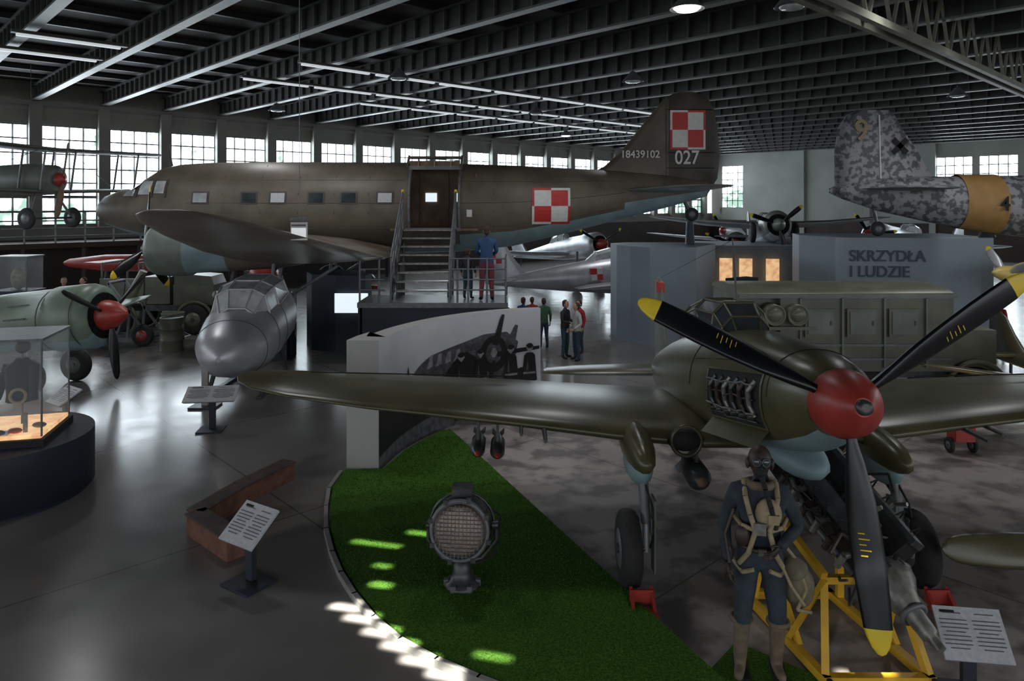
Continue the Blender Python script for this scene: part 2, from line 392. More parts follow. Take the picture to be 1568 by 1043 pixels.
for x in(-2.84,-1.46): dc.path([(x,surfY(x,z,.02),z) for z in(3.17,3.4,3.75,4.1,4.4,4.6,4.8)],.04,steelG)
dc.box((-2.15,19.68,3.16),(1.5,.2,.08),steelG)
for x in(-2.9,-1.4): dc.beam((x,19.85,4.85),(x,20.3,5.2),.06,.08,olive)
dc.beam((-2.9,20.2,5.16),(-1.4,20.2,5.16),.06,.08,olive);dc.beam((-2.9,19.95,4.86),(-1.4,19.95,4.86),.08,.1,greygreen)
dc.box((-2.15,20.0,4.98),(1.4,.04,.16),brown);dc.box((-2.15,20.15,5.14),(1.4,.5,.03),olive_dk)
for x in(-2.6,-2.15,-1.7): dc.beam((x,19.92,4.88),(x,19.98,5.1),.03,.05,strap)
def patch(b,x0,x1,z0,z1,m,off=.02,nx=4,nz=4):
    vs=[];fs=[]
    for i in range(nx+1):
        for j in range(nz+1):
            x=x0+(x1-x0)*i/nx;z=z0+(z1-z0)*j/nz;vs.append((x,surfY(x,z,off),z))
    for i in range(nx):
        for j in range(nz):
            a=i*(nz+1)+j;fs.append((a,a+nz+1,a+nz+2,a+1))
    b.add(vs,fs,m)
for x,mm in((-8.6,glass_lt),(-7.25,glass_dk),(-6.45,panelW),(-5.4,glass_dk),(-4.5,glass_dk),(-3.5,panelW)):
    patch(dc,x-.24,x+.24,3.86,4.2,olive_dk,.012);patch(dc,x-.19,x+.19,3.9,4.16,mm,.025)
patch(dc,-11.0,-10.6,4.08,4.33,glass_lt,.02);patch(dc,-10.45,-10.05,4.12,4.5,glass_lt,.02);patch(dc,-9.95,-9.65,4.15,4.5,glass_lt,.02)
for x in(-10.5,-10.0,-9.6):dc.path([(x,surfY(x,z,.025),z) for z in(4.05,4.2,4.4,4.55)],.02,olive_dk)
dc.add([(-10.78,20.2,4.2),(-10.78,20.95,4.36),(-10.42,20.95,4.72),(-10.4,20.35,4.5)],[(0,1,2,3)],glass_lt)
dc.add([(-10.78,21.8,4.2),(-10.78,21.05,4.36),(-10.42,21.05,4.72),(-10.4,21.65,4.5)],[(0,1,2,3)],glass_lt)
for x in(-8,-6.95,-5.9,-4.9,-3.95,-.5,.6,1.6,2.6): dc.path([(x,surfY(x,z,.0),z) for z in[secat(x)[1]+secat(x)[3]*math.sin(q) for q in(-.9,-.5,-.1,.3,.7,1.1,1.4)]],.009,olive_dk,4)
for q in(-.45,.1,.62): dc.path([(x,surfY(x,secat(x)[1]+secat(x)[3]*math.sin(q),.0),secat(x)[1]+secat(x)[3]*math.sin(q)) for x in(-9,-7,-5,-3)],.006,olive_dk,4);dc.path([(x,surfY(x,secat(x)[1]+secat(x)[3]*math.sin(q),.0),secat(x)[1]+secat(x)[3]*math.sin(q)) for x in(-1.4,0,1.6,3.2)],.006,olive_dk,4)
def checker(b,f,x0,x1,z0,z1,tl,tr):
    xm=(x0+x1)/2;zm=(z0+z1)/2;d=(x1-x0)*.07
    f(x0-d,xm,zm,z1+d,redflat if tl is white else white,.02);f(xm,x1+d,z0-d,zm,redflat if tl is white else white,.02)
    f(xm,x1+d,zm,z1+d,redflat if tr is white else white,.021);f(x0-d,xm,z0-d,zm,redflat if tr is white else white,.021)
    f(x0,xm,zm,z1,tl,.03);f(xm,x1,z0,zm,tl,.03);f(xm,x1,zm,z1,tr,.03);f(x0,xm,z0,zm,tr,.03)
checker(dc,lambda a,c,d,e,m,o:patch(dc,a,c,d,e,m,o),.62,1.56,3.36,4.24,white,redflat)
patch(dc,-1.25,-1.1,3.5,3.7,white,.02)
FZ=[(4.55,1.9,5.85,.16),(4.95,2.69,5.97,.14),(5.3,3.08,6.02,.12),(5.6,3.36,6.02,.11),(6.1,3.75,5.96,.10),(6.55,4.12,5.88,.09),(6.9,4.42,5.72,.07),(7.05,4.65,5.55,.05),(7.13,4.9,5.3,.02)]
rings=[]
for z,x0,x1,th in FZ:
    c=x1-x0;rings.append([V((x0+c*f,CY+th*g,z)) for f,g in((0,0),(.08,.6),(.3,1),(.6,.8),(1,.1),(1,-.1),(.6,-.8),(.3,-1),(.08,-.6))])
dc.loft(rings,olive,True)
rings=[]
for z,x0,x1,th in [(4.15,4.6,5.72,.07),(4.6,4.5,6.0,.1),(5.3,4.48,6.08,.1),(6.1,4.5,6.0,.09),(6.6,4.52,5.9,.08),(6.95,4.56,5.72,.07),(7.08,4.7,5.5,.05)]:
    rings.append([V((x0+(x1-x0)*f,CY+th*g,z)) for f,g in((0,0),(.05,1.25),(.5,1.05),(1,.1),(1,-.1),(.5,-1.05),(.05,-1.25))])
dc.loft(rings,olive_dk,True)
def fp(a,c,d,e,m,o): dc.box(((a+c)/2,CY-.115-o*.6,(d+e)/2),(c-a,.004,e-d),m)
checker(dc,fp,4.66,5.56,5.5,6.52,redflat,white)
dc.path([(4.5,CY-.13,4.2),(4.48,CY-.13,6.95)],.012,black,5)
for z in(4.9,5.35,6.6): dc.path([(4.5,CY-.125,z),(5.9,CY-.1,z)],.008,black,4)
for sg in(-1,1):
    wing(dc,[((3.1,CY,4.25),(2.6,0,0),.2),((3.9,CY+sg*2.6,4.3),(1.7,0,0),.12),((4.4,CY+sg*3.6,4.32),(1.0,0,0),.06),((4.8,CY+sg*3.85,4.33),(.4,0,0),.02)],olive if sg<0 else olive,paleblue,sg)
for sg in(-1,1):
    S=[(0,-7.4,4.5,2.72,.75,-.2),(3.4,-7.4,4.3,2.75,.68,-.22),(5.5,-6.85,3.75,2.95,.52,-.16),(9,-5.85,2.45,3.38,.32,-.08),(10.8,-5.3,1.65,3.64,.2,-.04),(11.5,-4.98,1.15,3.74,.11,-.02),(11.85,-4.7,.65,3.79,.05,0),(11.95,-4.5,.3,3.8,.02,0)]
    wing(dc,[((x,CY+sg*y,z),(c,0,inc),th) for y,x,c,z,th,inc in S],wingtop if sg<0 else olive,wingtop,sg)
    y=CY+sg*2.9
    dc.lathe((-9.05,y,2.72),(1,0,0),[(0,.42),(.02,.56),(.15,.64),(.5,.68),(1.0,.66),(1.1,.6),(2.0,.55),(3.2,.48),(4.2,.3),(4.8,.08)],olive,28,mf=lambda i,k: greygreen if i<4 else (paleblue if i<6 else olive))
    dc.lathe((-9.0,y,2.72),(1,0,0),[(0,.03),(.0,.4),(.02,.5)],blackm,24)
    for j in range(9):
        a=j*2*math.pi/9;dc.tube((-8.97,y+.15*math.cos(a),2.72+.15*math.sin(a)),(-8.97,y+.48*math.cos(a),2.72+.48*math.sin(a)),.07,.07,steel,8)
    dc.lathe((-9.35,y,2.72),(1,0,0),[(0,.02),(.05,.12),(.4,.16)],steel,14)
    for j in range(3): blade(dc,(-9.25,y,2.72),(-1,0,0),math.radians(80+120*j+(180 if sg>0 else 0)),1.65,.26,black,yellow)
    for dy in(-.3,.3): dc.tube((-5.9,y+dy,2.4),(-6.0,y+dy,1.35),.05,.05,steelG,8)
    dc.tube((-4.4,y,2.3),(-6.0,y,1.3),.04,.04,steelG,8);dc.wheel((-6.0,y,1.32),(0,1,0),.52,.32)
    dc.box((-6,y,.4),(.9,.8,.8),bluedark)
dc.tube((5.0,CY,4.0),(5.2,CY,3.6),.05,.05,steel);dc.wheel((5.25,CY,3.55),(0,1,0),.2,.12)
dc.tube((5.2,CY,3.35),(5.2,CY,2.68),.1,.14,bluedark)
dc.tube((-9.9,20.9,4.95),(-10.0,20.9,5.6),.05,.02,olive_dk,8)
dcO=dc.done()
text('tail_number','027',(5.08,CY-.15,5.02),.56,white,parent=dcO,sx=.85)
text('serial_number','18439102',(3.72,CY-.17,5.2),.3,white,parent=dcO,sx=.95)
# ------------------------------------------------------------ boarding stairs + platform
st=B('boarding_stairs')
PZ=1.5
st.box((-1.9,17.9,PZ-.06),(3.6,1.5,.12),steelG)
st.box((-1.9,17.3,.72),(3.5,.1,1.4),bluedark);st.box((-.15,17.9,.72),(.1,1.3,1.4),bluedark);st.box((-3.65,17.9,.72),(.1,1.3,1.4),bluedark)
ns=8
for i in range(ns):
    f=(i+1)/ns;st.box((-2.25,17.75+1.75*f,PZ+(3.17-PZ)*f-.02),(1.35,.26,.04),chrome);
for x in(-2.97,-1.53):
    st.beam((x,17.7,PZ+.05),(x,19.55,3.1),.05,.2,steel)
    for dz in(.45,.75,1.05): st.tube((x,17.6,PZ+dz),(x,19.55,3.15+dz),.025,.025,steelG,8)
    for j in range(5):
        f=j/4;y=17.6+1.95*f;z=PZ+(3.15-PZ)*f;st.tube((x,y,z),(x,y,z+1.05),.025,.025,steelG,8)
    st.tube((x,19.55,4.15),(x,19.55,4.25),.04,.04,yellow,8)
    dx=-.22
    st.tube((x+(dx if x<-2 else -dx),17.25,PZ),(x+(dx if x<-2 else -dx),17.25,PZ+1.05),.025,.025,steelG,8)
for dz in(.3,.55,.8,1.05):
    st.tube((-1.5,17.22,PZ+dz),(-.15,17.22,PZ+dz),.02,.02,steelG,8);st.tube((-.15,17.22,PZ+dz),(-.15,18.6,PZ+dz),.02,.02,steelG,8)
    st.tube((-3.65,17.22,PZ+dz),(-3.05,17.22,PZ+dz),.02,.02,steelG,8)
for x in(-1.5,-1.05,-.6,-.15,-3.65): st.tube((x,17.22,PZ),(x,17.22,PZ+1.08),.025,.025,steelG,8)
for x in(-2.9,-1.6):
    for j in range(3): st.tube((x,18.2+.5*j,0),(x,18.2+.5*j,1.9+.45*j),.04,.04,steel,8)
st.done()
ib=B('interpretation_block')
pts=[(-5.5,20.2),(-5.6,19.6),(-5.3,19.0),(-4.6,18.7),(-3.8,18.6),(-3.75,19.2),(-4.6,20.4)]
ib.prism(pts,(0,0,1.0),(1,0,0),(0,1,0),2.0,bluedark);ib.box((-4.15,18.55,1.3),(.85,.06,.5),glowP);ib.done()
# ------------------------------------------------------------ ground-attack aircraft (foreground)
il=B('attack_aircraft')
IS=[(5.82,2.66,2.27,.27,.27,.27),(5.95,2.66,2.25,.34,.34,.36),(6.3,2.66,2.19,.43,.42,.48),(6.9,2.66,2.08,.5,.5,.58),(7.6,2.65,1.95,.56,.6,.62),(8.3,2.65,1.8,.6,.64,.58),(9.0,2.64,1.66,.61,.66,.54),(9.8,2.63,1.5,.58,.62,.5),(10.6,2.62,1.36,.5,.52,.44),(11.5,2.62,1.2,.37,.4,.36),(12.3,2.62,1.06,.23,.28,.26),(12.95,2.62,.95,.1,.14,.14),(13.2,2.62,.92,.02,.04,.04)]
il.loft([sring((c,y,z),(1,0,0),hw,ht,hb,36,2.25) for y,c,z,hw,ht,hb in IS],oliveG,True,True,mf=lambda i,k: paleblue if math.sin((k+.5)/36*2*math.pi)<-.8 else oliveG)
def isurf(y,dz,off):
    for a,c in zip(IS,IS[1:]):
        if a[0]<=y<=c[0]:
            f=(y-a[0])/(c[0]-a[0]);q=[m+(o-m)*f for m,o in zip(a,c)];break
    h=q[4] if dz>0 else q[5]
    return V((q[1]-q[3]*(1-min(1,abs(dz)/h)**2.25)**(1/2.25)-off,y,q[2]+dz))
ax=V((-.1,-.98,.2)).normalized();hub=V((2.66,5.80,2.28))
il.lathe(hub,ax,[(-.02,.27),(.08,.275),(.2,.25),(.32,.19),(.42,.12),(.47,.075),(.475,.07)],red,36)
il.lathe(hub+ax*.47,ax,[(0,.06),(.05,.055),(.055,.03)],steel,16)
for ang in(154,35,-86):
    d,t=blade(il,hub+ax*.12,ax,math.radians(ang),1.8,.25,black,yellow,tipf=.9,root=.13)
    for q in range(5):
        p=hub+ax*.12+d*(.95+.04*q);tw=math.radians(62-48*(.95+.04*q)/1.8);cd=t*math.cos(tw)+ax*math.sin(tw)
        nd=d.cross(cd).normalized();nd=nd if nd.y<0 else -nd
        il.beam(p+nd*.034-cd*.04,p+nd*.034+cd*(.01+.03*(q%2)),.004,.009,yellow)
for sg in(-1,1):
    cx=2.65
    S=[(0,7.7,2.7,1.30,.36),(.55,7.7,2.7,1.30,.38),(1.5,7.78,2.55,1.36,.34),(2.65,7.85,2.25,1.48,.27),(4.3,7.98,1.75,1.62,.18),(5.2,8.1,1.4,1.71,.12),(5.65,8.25,1.05,1.76,.08),(5.88,8.45,.65,1.79,.04),(5.96,8.65,.3,1.8,.015)]
    wing(il,[((cx+sg*x,y,z),(0,c,-.03*c),th) for x,y,c,z,th in S],oliveG,oliveG,sg)
    gx=cx+sg*1.3
    il.ell((gx,7.85,1.27),(.17,.75,.2),oliveG)
    il.ell((gx,7.7,1.12),(.15,.4,.2),paleblue)
    il.tube((gx,7.45,1.15),(gx+.02,7.35,.62),.055,.05,steelG,12);il.tube((gx+.02,7.35,.62),(gx+.02,7.33,.34),.035,.035,silver,12)
    il.tube((gx+.02,7.33,.37),(gx+sg*.26,7.33,.37),.03,.03,steel,10)
    il.wheel((gx+sg*.16,7.33,.375),(1,0,0),.375,.2,steelG)
    il.tube((gx+.02,7.4,.85),(gx,7.95,1.1),.025,.025,steel,8)
    il.prism([(-.1,.3),(.1,.3),(.09,-.45),(-.07,-.45)],(gx-sg*.09,7.3,.6),(0,1,0),(0,0,1),.02,greygreen)
    il.path([(gx+.05,7.28,.4),(gx+.1,7.24,.6),(gx+.06,7.26,.85),(gx+.02,7.38,1.0)],.012,blackm)
    for dx in(-.06,.06): il.prism([(-.05,.1),(.05,.1),(.05,-.05),(-.05,-.05)],(gx+dx,7.3,.6),(0,1,0),(0,0,1),.01,steelG)
    il.tube((cx+sg*2.3,7.95,1.42),(cx+sg*2.3,7.45,1.42),.03,.02,steel,10);il.tube((cx+sg*2.55,7.95,1.44),(cx+sg*2.55,7.6,1.44),.025,.018,steel,10)
    il.path([(cx+sg*2.7,9.55,1.59),(cx+sg*5.2,9.12,1.745)],.008,blackm,4)
    wing(il,[((2.62,12.15,.98),(0,.95,0),.14),((2.62+sg*1.5,12.35,.94),(0,.7,0),.09),((2.62+sg*2.0,12.5,.92),(0,.45,0),.05),((2.62+sg*2.1,12.6,.91),(0,.2,0),.02)],oliveG,paleblue,sg)
    il.ell((cx+sg*.78,7.74,1.34),(.2,.09,.12),blackm);il.torus((cx+sg*.78,7.7,1.34),(0,1,0),.16,.02,oliveG)
    for j in range(6): 
        if sg>0: y=6.35+.17*j;il.tube((2.66+sg*.42,y,2.12-.03*j),(2.66+sg*.56,y+.08,2.1-.03*j),.04,.035,steel,8)
rings=[]
for z,y0,y1,th in((1.0,11.7,13.15,.07),(1.5,12.1,13.25,.06),(2.1,12.45,13.25,.045),(2.45,12.6,13.15,.03),(2.56,12.75,13.0,.012)):
    rings.append([V((2.63+th*g,y0+(y1-y0)*f,z)) for f,g in((0,0),(.1,.7),(.35,1),(1,.1),(1,-.1),(.35,-1),(.1,-.7))])
il.loft(rings,greygreen,True);il.box((2.63,12.72,2.4),(.1,.25,.18),redflat)
rings=[]
for y,w,z in((8.0,.2,2.42),(8.15,.26,2.6),(8.4,.29,2.72),(9.2,.3,2.66),(10.0,.27,2.45),(10.6,.15,2.0)):
    zb=2.2 if y<9 else 1.85
    rings.append([V((2.65-w-.06,y,zb)),V((2.65-w,y,z-.12)),V((2.65-w*.6,y,z)),V((2.65+w*.6,y,z)),V((2.65+w,y,z-.12)),V((2.65+w+.06,y,zb))])
il.loft(rings,glass_dk,False,False,closed=False)
for r in rings[:5]: il.path([p+V((0,0,.005)) for p in r],.018,oliveG)
for k in(1,2,3,4): il.path([r[k] for r in rings],.014,oliveG)
il.tube((2.7,8.6,2.6),(2.7,8.8,3.46),.015,.008,steel,8);il.path([(2.7,8.8,3.44),(2.63,12.8,2.55)],.003,blackm,4)
# open engine bay on the left side of the cowling
Y0b,Y1b,D0,D1=6.4,7.65,-.3,.2
nb=10;vs=[isurf(Y0b+(Y1b-Y0b)*i/nb,D0+(D1-D0)*j/5,.006) for i in range(nb+1) for j in range(6)]
il.add(vs,[(i*6+j,(i+1)*6+j,(i+1)*6+j+1,i*6+j+1) for i in range(nb) for j in range(5)],blackm,True)
il.path([isurf(Y0b+(Y1b-Y0b)*i/nb,D1,.01) for i in range(nb+1)],.012,oliveG);il.path([isurf(Y0b+(Y1b-Y0b)*i/nb,D0,.01) for i in range(nb+1)],.012,oliveG)
for y in(Y0b,Y1b): il.path([isurf(y,D0+(D1-D0)*j/5,.01) for j in range(6)],.012,oliveG)
random.seed(11)
for j in range(6):
    y=6.52+.18*j;il.path([isurf(y,.13,.005),isurf(y+.04,.03,.05),isurf(y+.06,-.1,.03),isurf(y+.02,-.2,.01)],.024,(chrome,leather,steel)[j%3],8);il.tube(isurf(y+.09,-.2,.0),isurf(y+.09,-.2,.05),.04,.03,steel,10);il.box(isurf(y+.09,.02,.01),(.06,.07,.12),(steel,brown,steelG)[j%3])
for dz,m in((.09,steelG),(-.03,leather),(-.16,chrome),(-.25,steel)): il.path([isurf(6.5+.12*i,dz+random.uniform(-.02,.02),.03+.02*(i%2)) for i in range(10)],.010,m)
pl=[isurf(y,D0-.01,.0) for y in(Y0b,Y1b)];il.add(pl+[pl[1]+V((-.13,0,-.16)),pl[0]+V((-.13,0,-.16))],[(0,1,2,3)],oliveG)
for y in(6.2,7.7,8.3):
    s=[q for q in IS if q[0]>=y][0];
    r=sring((s[1],s[0],s[2]),(1,0,0),s[3]+.001,s[4]+.001,s[5]+.001,36,2.25);il.path(r[0:19],.005,blackm,4)
for dz in(.3,): il.path([isurf(y,dz,.001) for y in(6.4,6.9,7.5,8.2)],.005,blackm,4)
il.ell((2.66,6.8,1.55),(.24,.6,.17),paleblue)
il.prism([(-.2,0),(.2,.02),(.16,-.5),(-.05,-.55)],(2.42,7.0,1.5),(.4,.9,0),(0,-.2,1),.02,paleblue)
for x,y,z,r in((-.4,8.6,1.02,.085),(-.17,8.6,1.0,.085),(1.98,7.85,.98,.13),(3.3,7.85,.98,.13)):
    il.lathe((x,y-.4,z),(0,1,0),[(0,.01),(.05,r*.6),(.15,r),(.5,r),(.75,r*.35),(.8,r*.3)],steel,16)
    il.lathe((x,y-.42,z),(0,1,0),[(0,.01),(.02,r*.3),(.06,r*.45)],red if r<.1 else brown,12)
    for q in(.785,2.356): il.prism([(-r*1.2,0),(r*1.2,0),(r*1.2,.2),(-r*1.2,.2)],(x,y+.2,z),(math.cos(q),0,math.sin(q)),(0,1,0),.008,steel)
    il.beam((x,y-.05,z+r),(x,y-.05,1.35),.03,.2,steel)
il.tube((2.62,12.6,.85),(2.62,12.75,.2),.03,.03,steel);il.wheel((2.62,12.78,.16),(1,0,0),.16,.09)
il.done()
for x in(1.25,4.1):
    c=B('wheel_chock')
    for dx in(-.1,.1): c.prism([(-.12,0),(.12,0),(.12,.18)],(x+dx,6.83,0.005),(0,1,0),(0,0,1),.03,red)
    c.box((x,6.92,.1),(.22,.03,.14),red);c.box((x,6.77,.03),(.24,.12,.03),red);c.done()
# ------------------------------------------------------------ generic aircraft
def aircraft(name,pos,ang,L,span,r,body,under,z0=0,pitch=8,radial=True,prop=(3,1.5,90),spin=red,gear=True,fin=1.3,chord=1.9,wx=.24,wz=-.5,tapcan=True,bm_=black,tipm=yellow,gy=.6,gx=.9,rp=None,sweep=0,extra=None,sps=.42):
    b=B(name);b.M=Matrix.Translation(V(pos))@Matrix.Rotation(math.radians(ang),4,'Z')@Matrix.Rotation(-math.radians(pitch),4,'Y')
    if radial: prof=[(0,.72),(-.05,.92),(-.25,1),(-1.0,1),(-1.05,.95),(-.25*L,.93),(-.4*L,.85),(-.6*L,.6),(-.8*L,.35),(-.95*L,.13),(-L,.03)]
    else: prof=[(0,.3),(-.04*L,.5),(-.12*L,.75),(-.25*L,.95),(-.4*L,.95),(-.6*L,.7),(-.8*L,.4),(-.95*L,.15),(-L,.03)]
    prof=rp or prof
    b.loft([sring((x,0,0),(0,1,0),r*q*.9,r*q,r*q,28) for x,q in prof],body,True,True,mf=lambda i,k: under if math.sin((k+.5)/28*2*math.pi)<-.6 else body)
    if radial and prop:
        b.lathe((.005,0,0),(-1,0,0),[(0,.02),(0,r*.7)],blackm,20)
        b.lathe((-.05,0,0),(1,0,0),[(0,r*sps),(.12,r*sps),(.3,r*sps*.85),(.48,r*sps*.5),(.58,r*.05)],spin,24)
    elif prop: b.lathe((0,0,0),(1,0,0),[(0,r*.32),(.15,r*.3),(.35,r*.18),(.45,r*.03)],spin,20)
    if prop:
        for j in range(prop[0]): blade(b,(.12,0,0),(1,0,0),math.radians(prop[2]+360/prop[0]*j),prop[1],.2,bm_,tipm)
    w0=-wx*L
    for sg in(-1,1):
        wing(b,[((w0,0,wz*r),(-chord,0,0),chord*.15),((w0-.1-sweep*.4,sg*span*.25,wz*r+.12),(-chord*.8,0,0),chord*.11),((w0-.25-sweep*.8,sg*span*.44,wz*r+.3),(-chord*.5,0,0),chord*.06),((w0-.5-sweep,sg*span*.5,wz*r+.35),(-chord*.15,0,0),.02)],body,under,sg)
        wing(b,[((-L*.84,0,.08),(-L*.13,0,0),.12),((-L*.87-sweep*.3,sg*span*.14,.1),(-L*.09,0,0),.07),((-L*.9-sweep*.4,sg*span*.17,.1),(-L*.04,0,0),.02)],body,under,sg)
    rings=[]
    for z,f0,f1,th in((0,.78,1.0,.07),(fin*.5,.86,1.02,.05),(fin*.85,.9,1.01,.03),(fin,.94,.98,.01)):
        rings.append([V((-L*(f0+(f1-f0)*f),th*g,z)) for f,g in((0,0),(.15,.8),(.4,1),(1,.1),(1,-.1),(.4,-1),(.15,-.8))])
    b.loft(rings,body,True)
    rings=[]
    for x,w,z in((-.3*L,.1,.85),(-.34*L,.3,1.25),(-.4*L,.34,1.35),(-.47*L,.3,1.2),(-.53*L,.1,.7)):
        rings.append([V((x,w*1.1*r,.6*r)),V((x,w*r,z*r-.1)),V((x,w*.5*r,z*r)),V((x,-w*.5*r,z*r)),V((x,-w*r,z*r-.1)),V((x,-w*1.1*r,.6*r))])
    b.loft(rings,glass_lt,False,False,closed=False)
    for q in rings[1:4]: b.path(q,.02,body)
    if gear:
        M=b.M.copy();inv=M.inverted()
        for sg in(-1,1):
            p=M@V((-gx,sg*gy,-.4*r));g=V((p.x,p.y,z0+.36));b.tube(inv@p,inv@g,.05,.04,steelG);b.wheel(inv@g,V((0,1,0)),.36,.18,greygreen)
        p=M@V((-.9*L,0,0));g=V((p.x,p.y,z0+.14));b.tube(inv@p,inv@g,.03,.03,steel);b.wheel(inv@g,V((0,1,0)),.14,.08)
    if extra: extra(b)
    return b.done()
def lax(b):
    b.torus((-1.05,0,0),(1,0,0),.645,.012,steel,28,6);b.torus((-.28,0,0),(1,0,0),.65,.01,steel,28,6)
    for a in(.2,.7,-.3): b.box((-1.6,-.6*math.cos(a),.6*math.sin(a)),(.5,.02,.03),steel)
aircraft('green_fighter_aircraft',(-8.45,14.9,1.56),-10,8.4,9.6,.68,laG,paleblue,prop=(3,1.35,-92),gy=.62,gx=1.25,pitch=6,sps=.46,extra=lax,tipm=black)
def jetx(b):
    for a,c,m in((0,1,white),(1,0,white),(0,0,redflat),(1,1,redflat)):
        b.box((-3.6-a*.2+.1,.0,.02+c*.2),(.2,1.32,.2),m)
        b.box((-7.0-a*.2+.1,.0,.75+c*.2),(.2,.15,.2),m)
aircraft('silver_jet_aircraft',(6.4,25.8,1.5),8,7.4,6.0,.7,silver,silver,pitch=3,radial=False,prop=None,fin=1.6,chord=1.8,wx=.35,sweep=.8,gx=2.4,extra=jetx)
aircraft('silver_trainer_aircraft',(3.8,31,2.1),-60,7.5,9.5,.55,silver,silverP,pitch=8,radial=True,prop=(3,1.3,30),fin=1.3)
aircraft('grey_fighter_aircraft',(10.6,34,1.9),-110,8.0,9,.65,greygreen,paleblue,pitch=9,prop=(3,1.5,20),fin=1.4)
aircraft('white_aircraft',(13.5,46,2.1),-120,9,12,.7,silver,silver,pitch=8,radial=False,prop=(2,1.2,60),fin=1.5)
aircraft('observation_aircraft',(8.9,24.0,3.15),-100,7,8.4,.52,greygreen,silver,pitch=7,radial=True,prop=(3,1.0,20),fin=1.2,gy=.7,z0=2.5,spin=greygreen,wz=.3)
aircraft('silver_propeller_aircraft',(17.5,35,2.3),-150,8,10,.7,silver,silverP,pitch=8,radial=True,prop=(3,1.4,50),fin=1.5)
aircraft('yellow_trainer_aircraft',(11.45,16.5,2.25),-176,7.0,8,.6,yellowP,yellowP,pitch=6,radial=False,prop=(3,.9,40),fin=1.2,chord=1.6,bm_=silver,spin=yellowP,gx=1.3)
aircraft('camouflaged_monoplane',(9.9,9.6,1.4),-95,6,6.6,.5,oliveG,yellowP,pitch=8,radial=True,prop=(3,1.2,70),fin=1.0,chord=1.5,spin=black)
# biplane hung at the left
bp=B('biplane')
bp.M=Matrix.Translation((-13.0,20.6,4.55))@Matrix.Rotation(math.radians(-15),4,'Z')
bp.loft([sring((x,0,0),(0,1,0),w,h,h,20) for x,w,h in((0,.3,.33),(-.1,.38,.42),(-1.2,.42,.48),(-2.6,.38,.42),(-5,.15,.2),(-6,.03,.05))],greygreen,True)
bp.lathe((.02,0,0),(1,0,0),[(0,.2),(.12,.16),(.2,.03)],red,16)
for j in range(2): blade(bp,(.15,0,0),(1,0,0),math.radians(100+180*j),1.1,.18,wood,wood)
for z,x in((.85,-.5),(-.35,-.9)):
    for sg in(-1,1): wing(bp,[((x+.7,0,z),(-1.4,0,0),.15),((x+.7,sg*3.8,z+.1),(-1.3,0,0),.12),((x+.3,sg*4.3,z+.1),(-.6,0,0),.03)],greygreen,olive,sg)
for sg in(-1,1):
    for yy in(.5,2.9):
        for dx in(0,-.8): bp.tube((-.1+dx,sg*yy,-.3),(.1+dx,sg*yy,.9),.03,.03,steelG,8)
    bp.tube((-.5,sg*.3,-.3),(-.3,sg*.7,-1.05),.035,.035,steelG,8);bp.wheel((-.3,sg*.75,-1.1),(0,1,0),.3,.1)
    bp.tube((-.8,sg*2.9,-.3),(-.1,sg*.5,.85),.008,.008,steel,5)
bp.tube((-.3,-.75,-1.1),(-.3,.75,-1.1),.03,.03,steel)
bp.prism([(-5.1,0),(-6.1,0),(-6.2,.9),(-5.7,.95)],(0,0,.1),(1,0,0),(0,0,1),.05,greygreen)
bp.tube((-1,0,.9),(-1,0,3.4),.01,.01,steel,5);bp.tube((-3.5,0,.3),(-3.5,0,3.4),.01,.01,steel,5)
bp.done()
# camouflaged tail fuselage on right block
ct=B('camouflaged_fuselage')
Y=18.6
ct.loft([sring((x,Y+(x-8.3)*-.12,z),(0,1,0),w,h,h,24) for x,z,w,h in((8.2,4.2,.03,.05),(8.5,4.2,.12,.2),(9.4,4.1,.3,.42),(10.6,3.98,.48,.58),(12,3.85,.62,.72),(14,3.75,.75,.85),(16.5,3.7,.8,.9))],camo,True,True,mf=lambda i,k: camo)
def cy(x): return Y+(x-8.3)*-.12
rings=[]
for z,x0,x1,th in((4.1,8.35,11.2,.1),(4.5,8.3,10.85,.09),(5.2,8.3,10.45,.08),(5.8,8.38,10.05,.06),(6.15,8.6,9.85,.04),(6.28,8.9,9.7,.015)):
    rings.append([V((x0+(x1-x0)*f,Y-.1+th*g,z)) for f,g in((0,0),(.2,.8),(.6,1),(1,.1),(1,-.1),(.6,-1),(.2,-.8))])
ct.loft(rings,camo,True)
ct.path([(9.45,Y-.2,4.15),(9.42,Y-.17,6.15)],.02,white,5)
for sg in(-1,1): wing(ct,[((10.9,Y-.2,4.25),(-2.0,0,0),.16),((10.5,Y-.2+sg*1.6,4.25),(-1.6,0,0),.12),((10.1,Y-.2+sg*2.2,4.25),(-.9,0,0),.04)],camo,greygreen,sg)
ct.loft([sring((x,cy(x),z),(0,1,0),w,h,h,24) for x,z,w,h in((11.25,3.925,.57,.68),(11.7,3.89,.62,.72),(12.15,3.85,.66,.76))],orange,False)
ct.tube((9.3,Y-.1,3.75),(9.4,Y-.1,3.35),.04,.04,steel);ct.wheel((9.42,Y-.1,3.22),(0,1,0),.19,.12)
ct.tube((12.0,cy(12),3.2),(12.0,cy(12),3.03),.12,.2,bluedark,12)
ct.box((9.95,Y-.19,5.35),(.5,.01,.13),blackm,R=Matrix.Rotation(.785,3,'Y'));ct.box((9.95,Y-.19,5.35),(.5,.01,.13),blackm,R=Matrix.Rotation(-.785,3,'Y'))
cto=ct.done()
text('tail_digit','9',(8.95,Y-.21,5.5),.75,strap,parent=cto);text('fuselage_digit','4',(12.0,cy(12.0)-.69,3.7),.5,blackm,parent=cto)
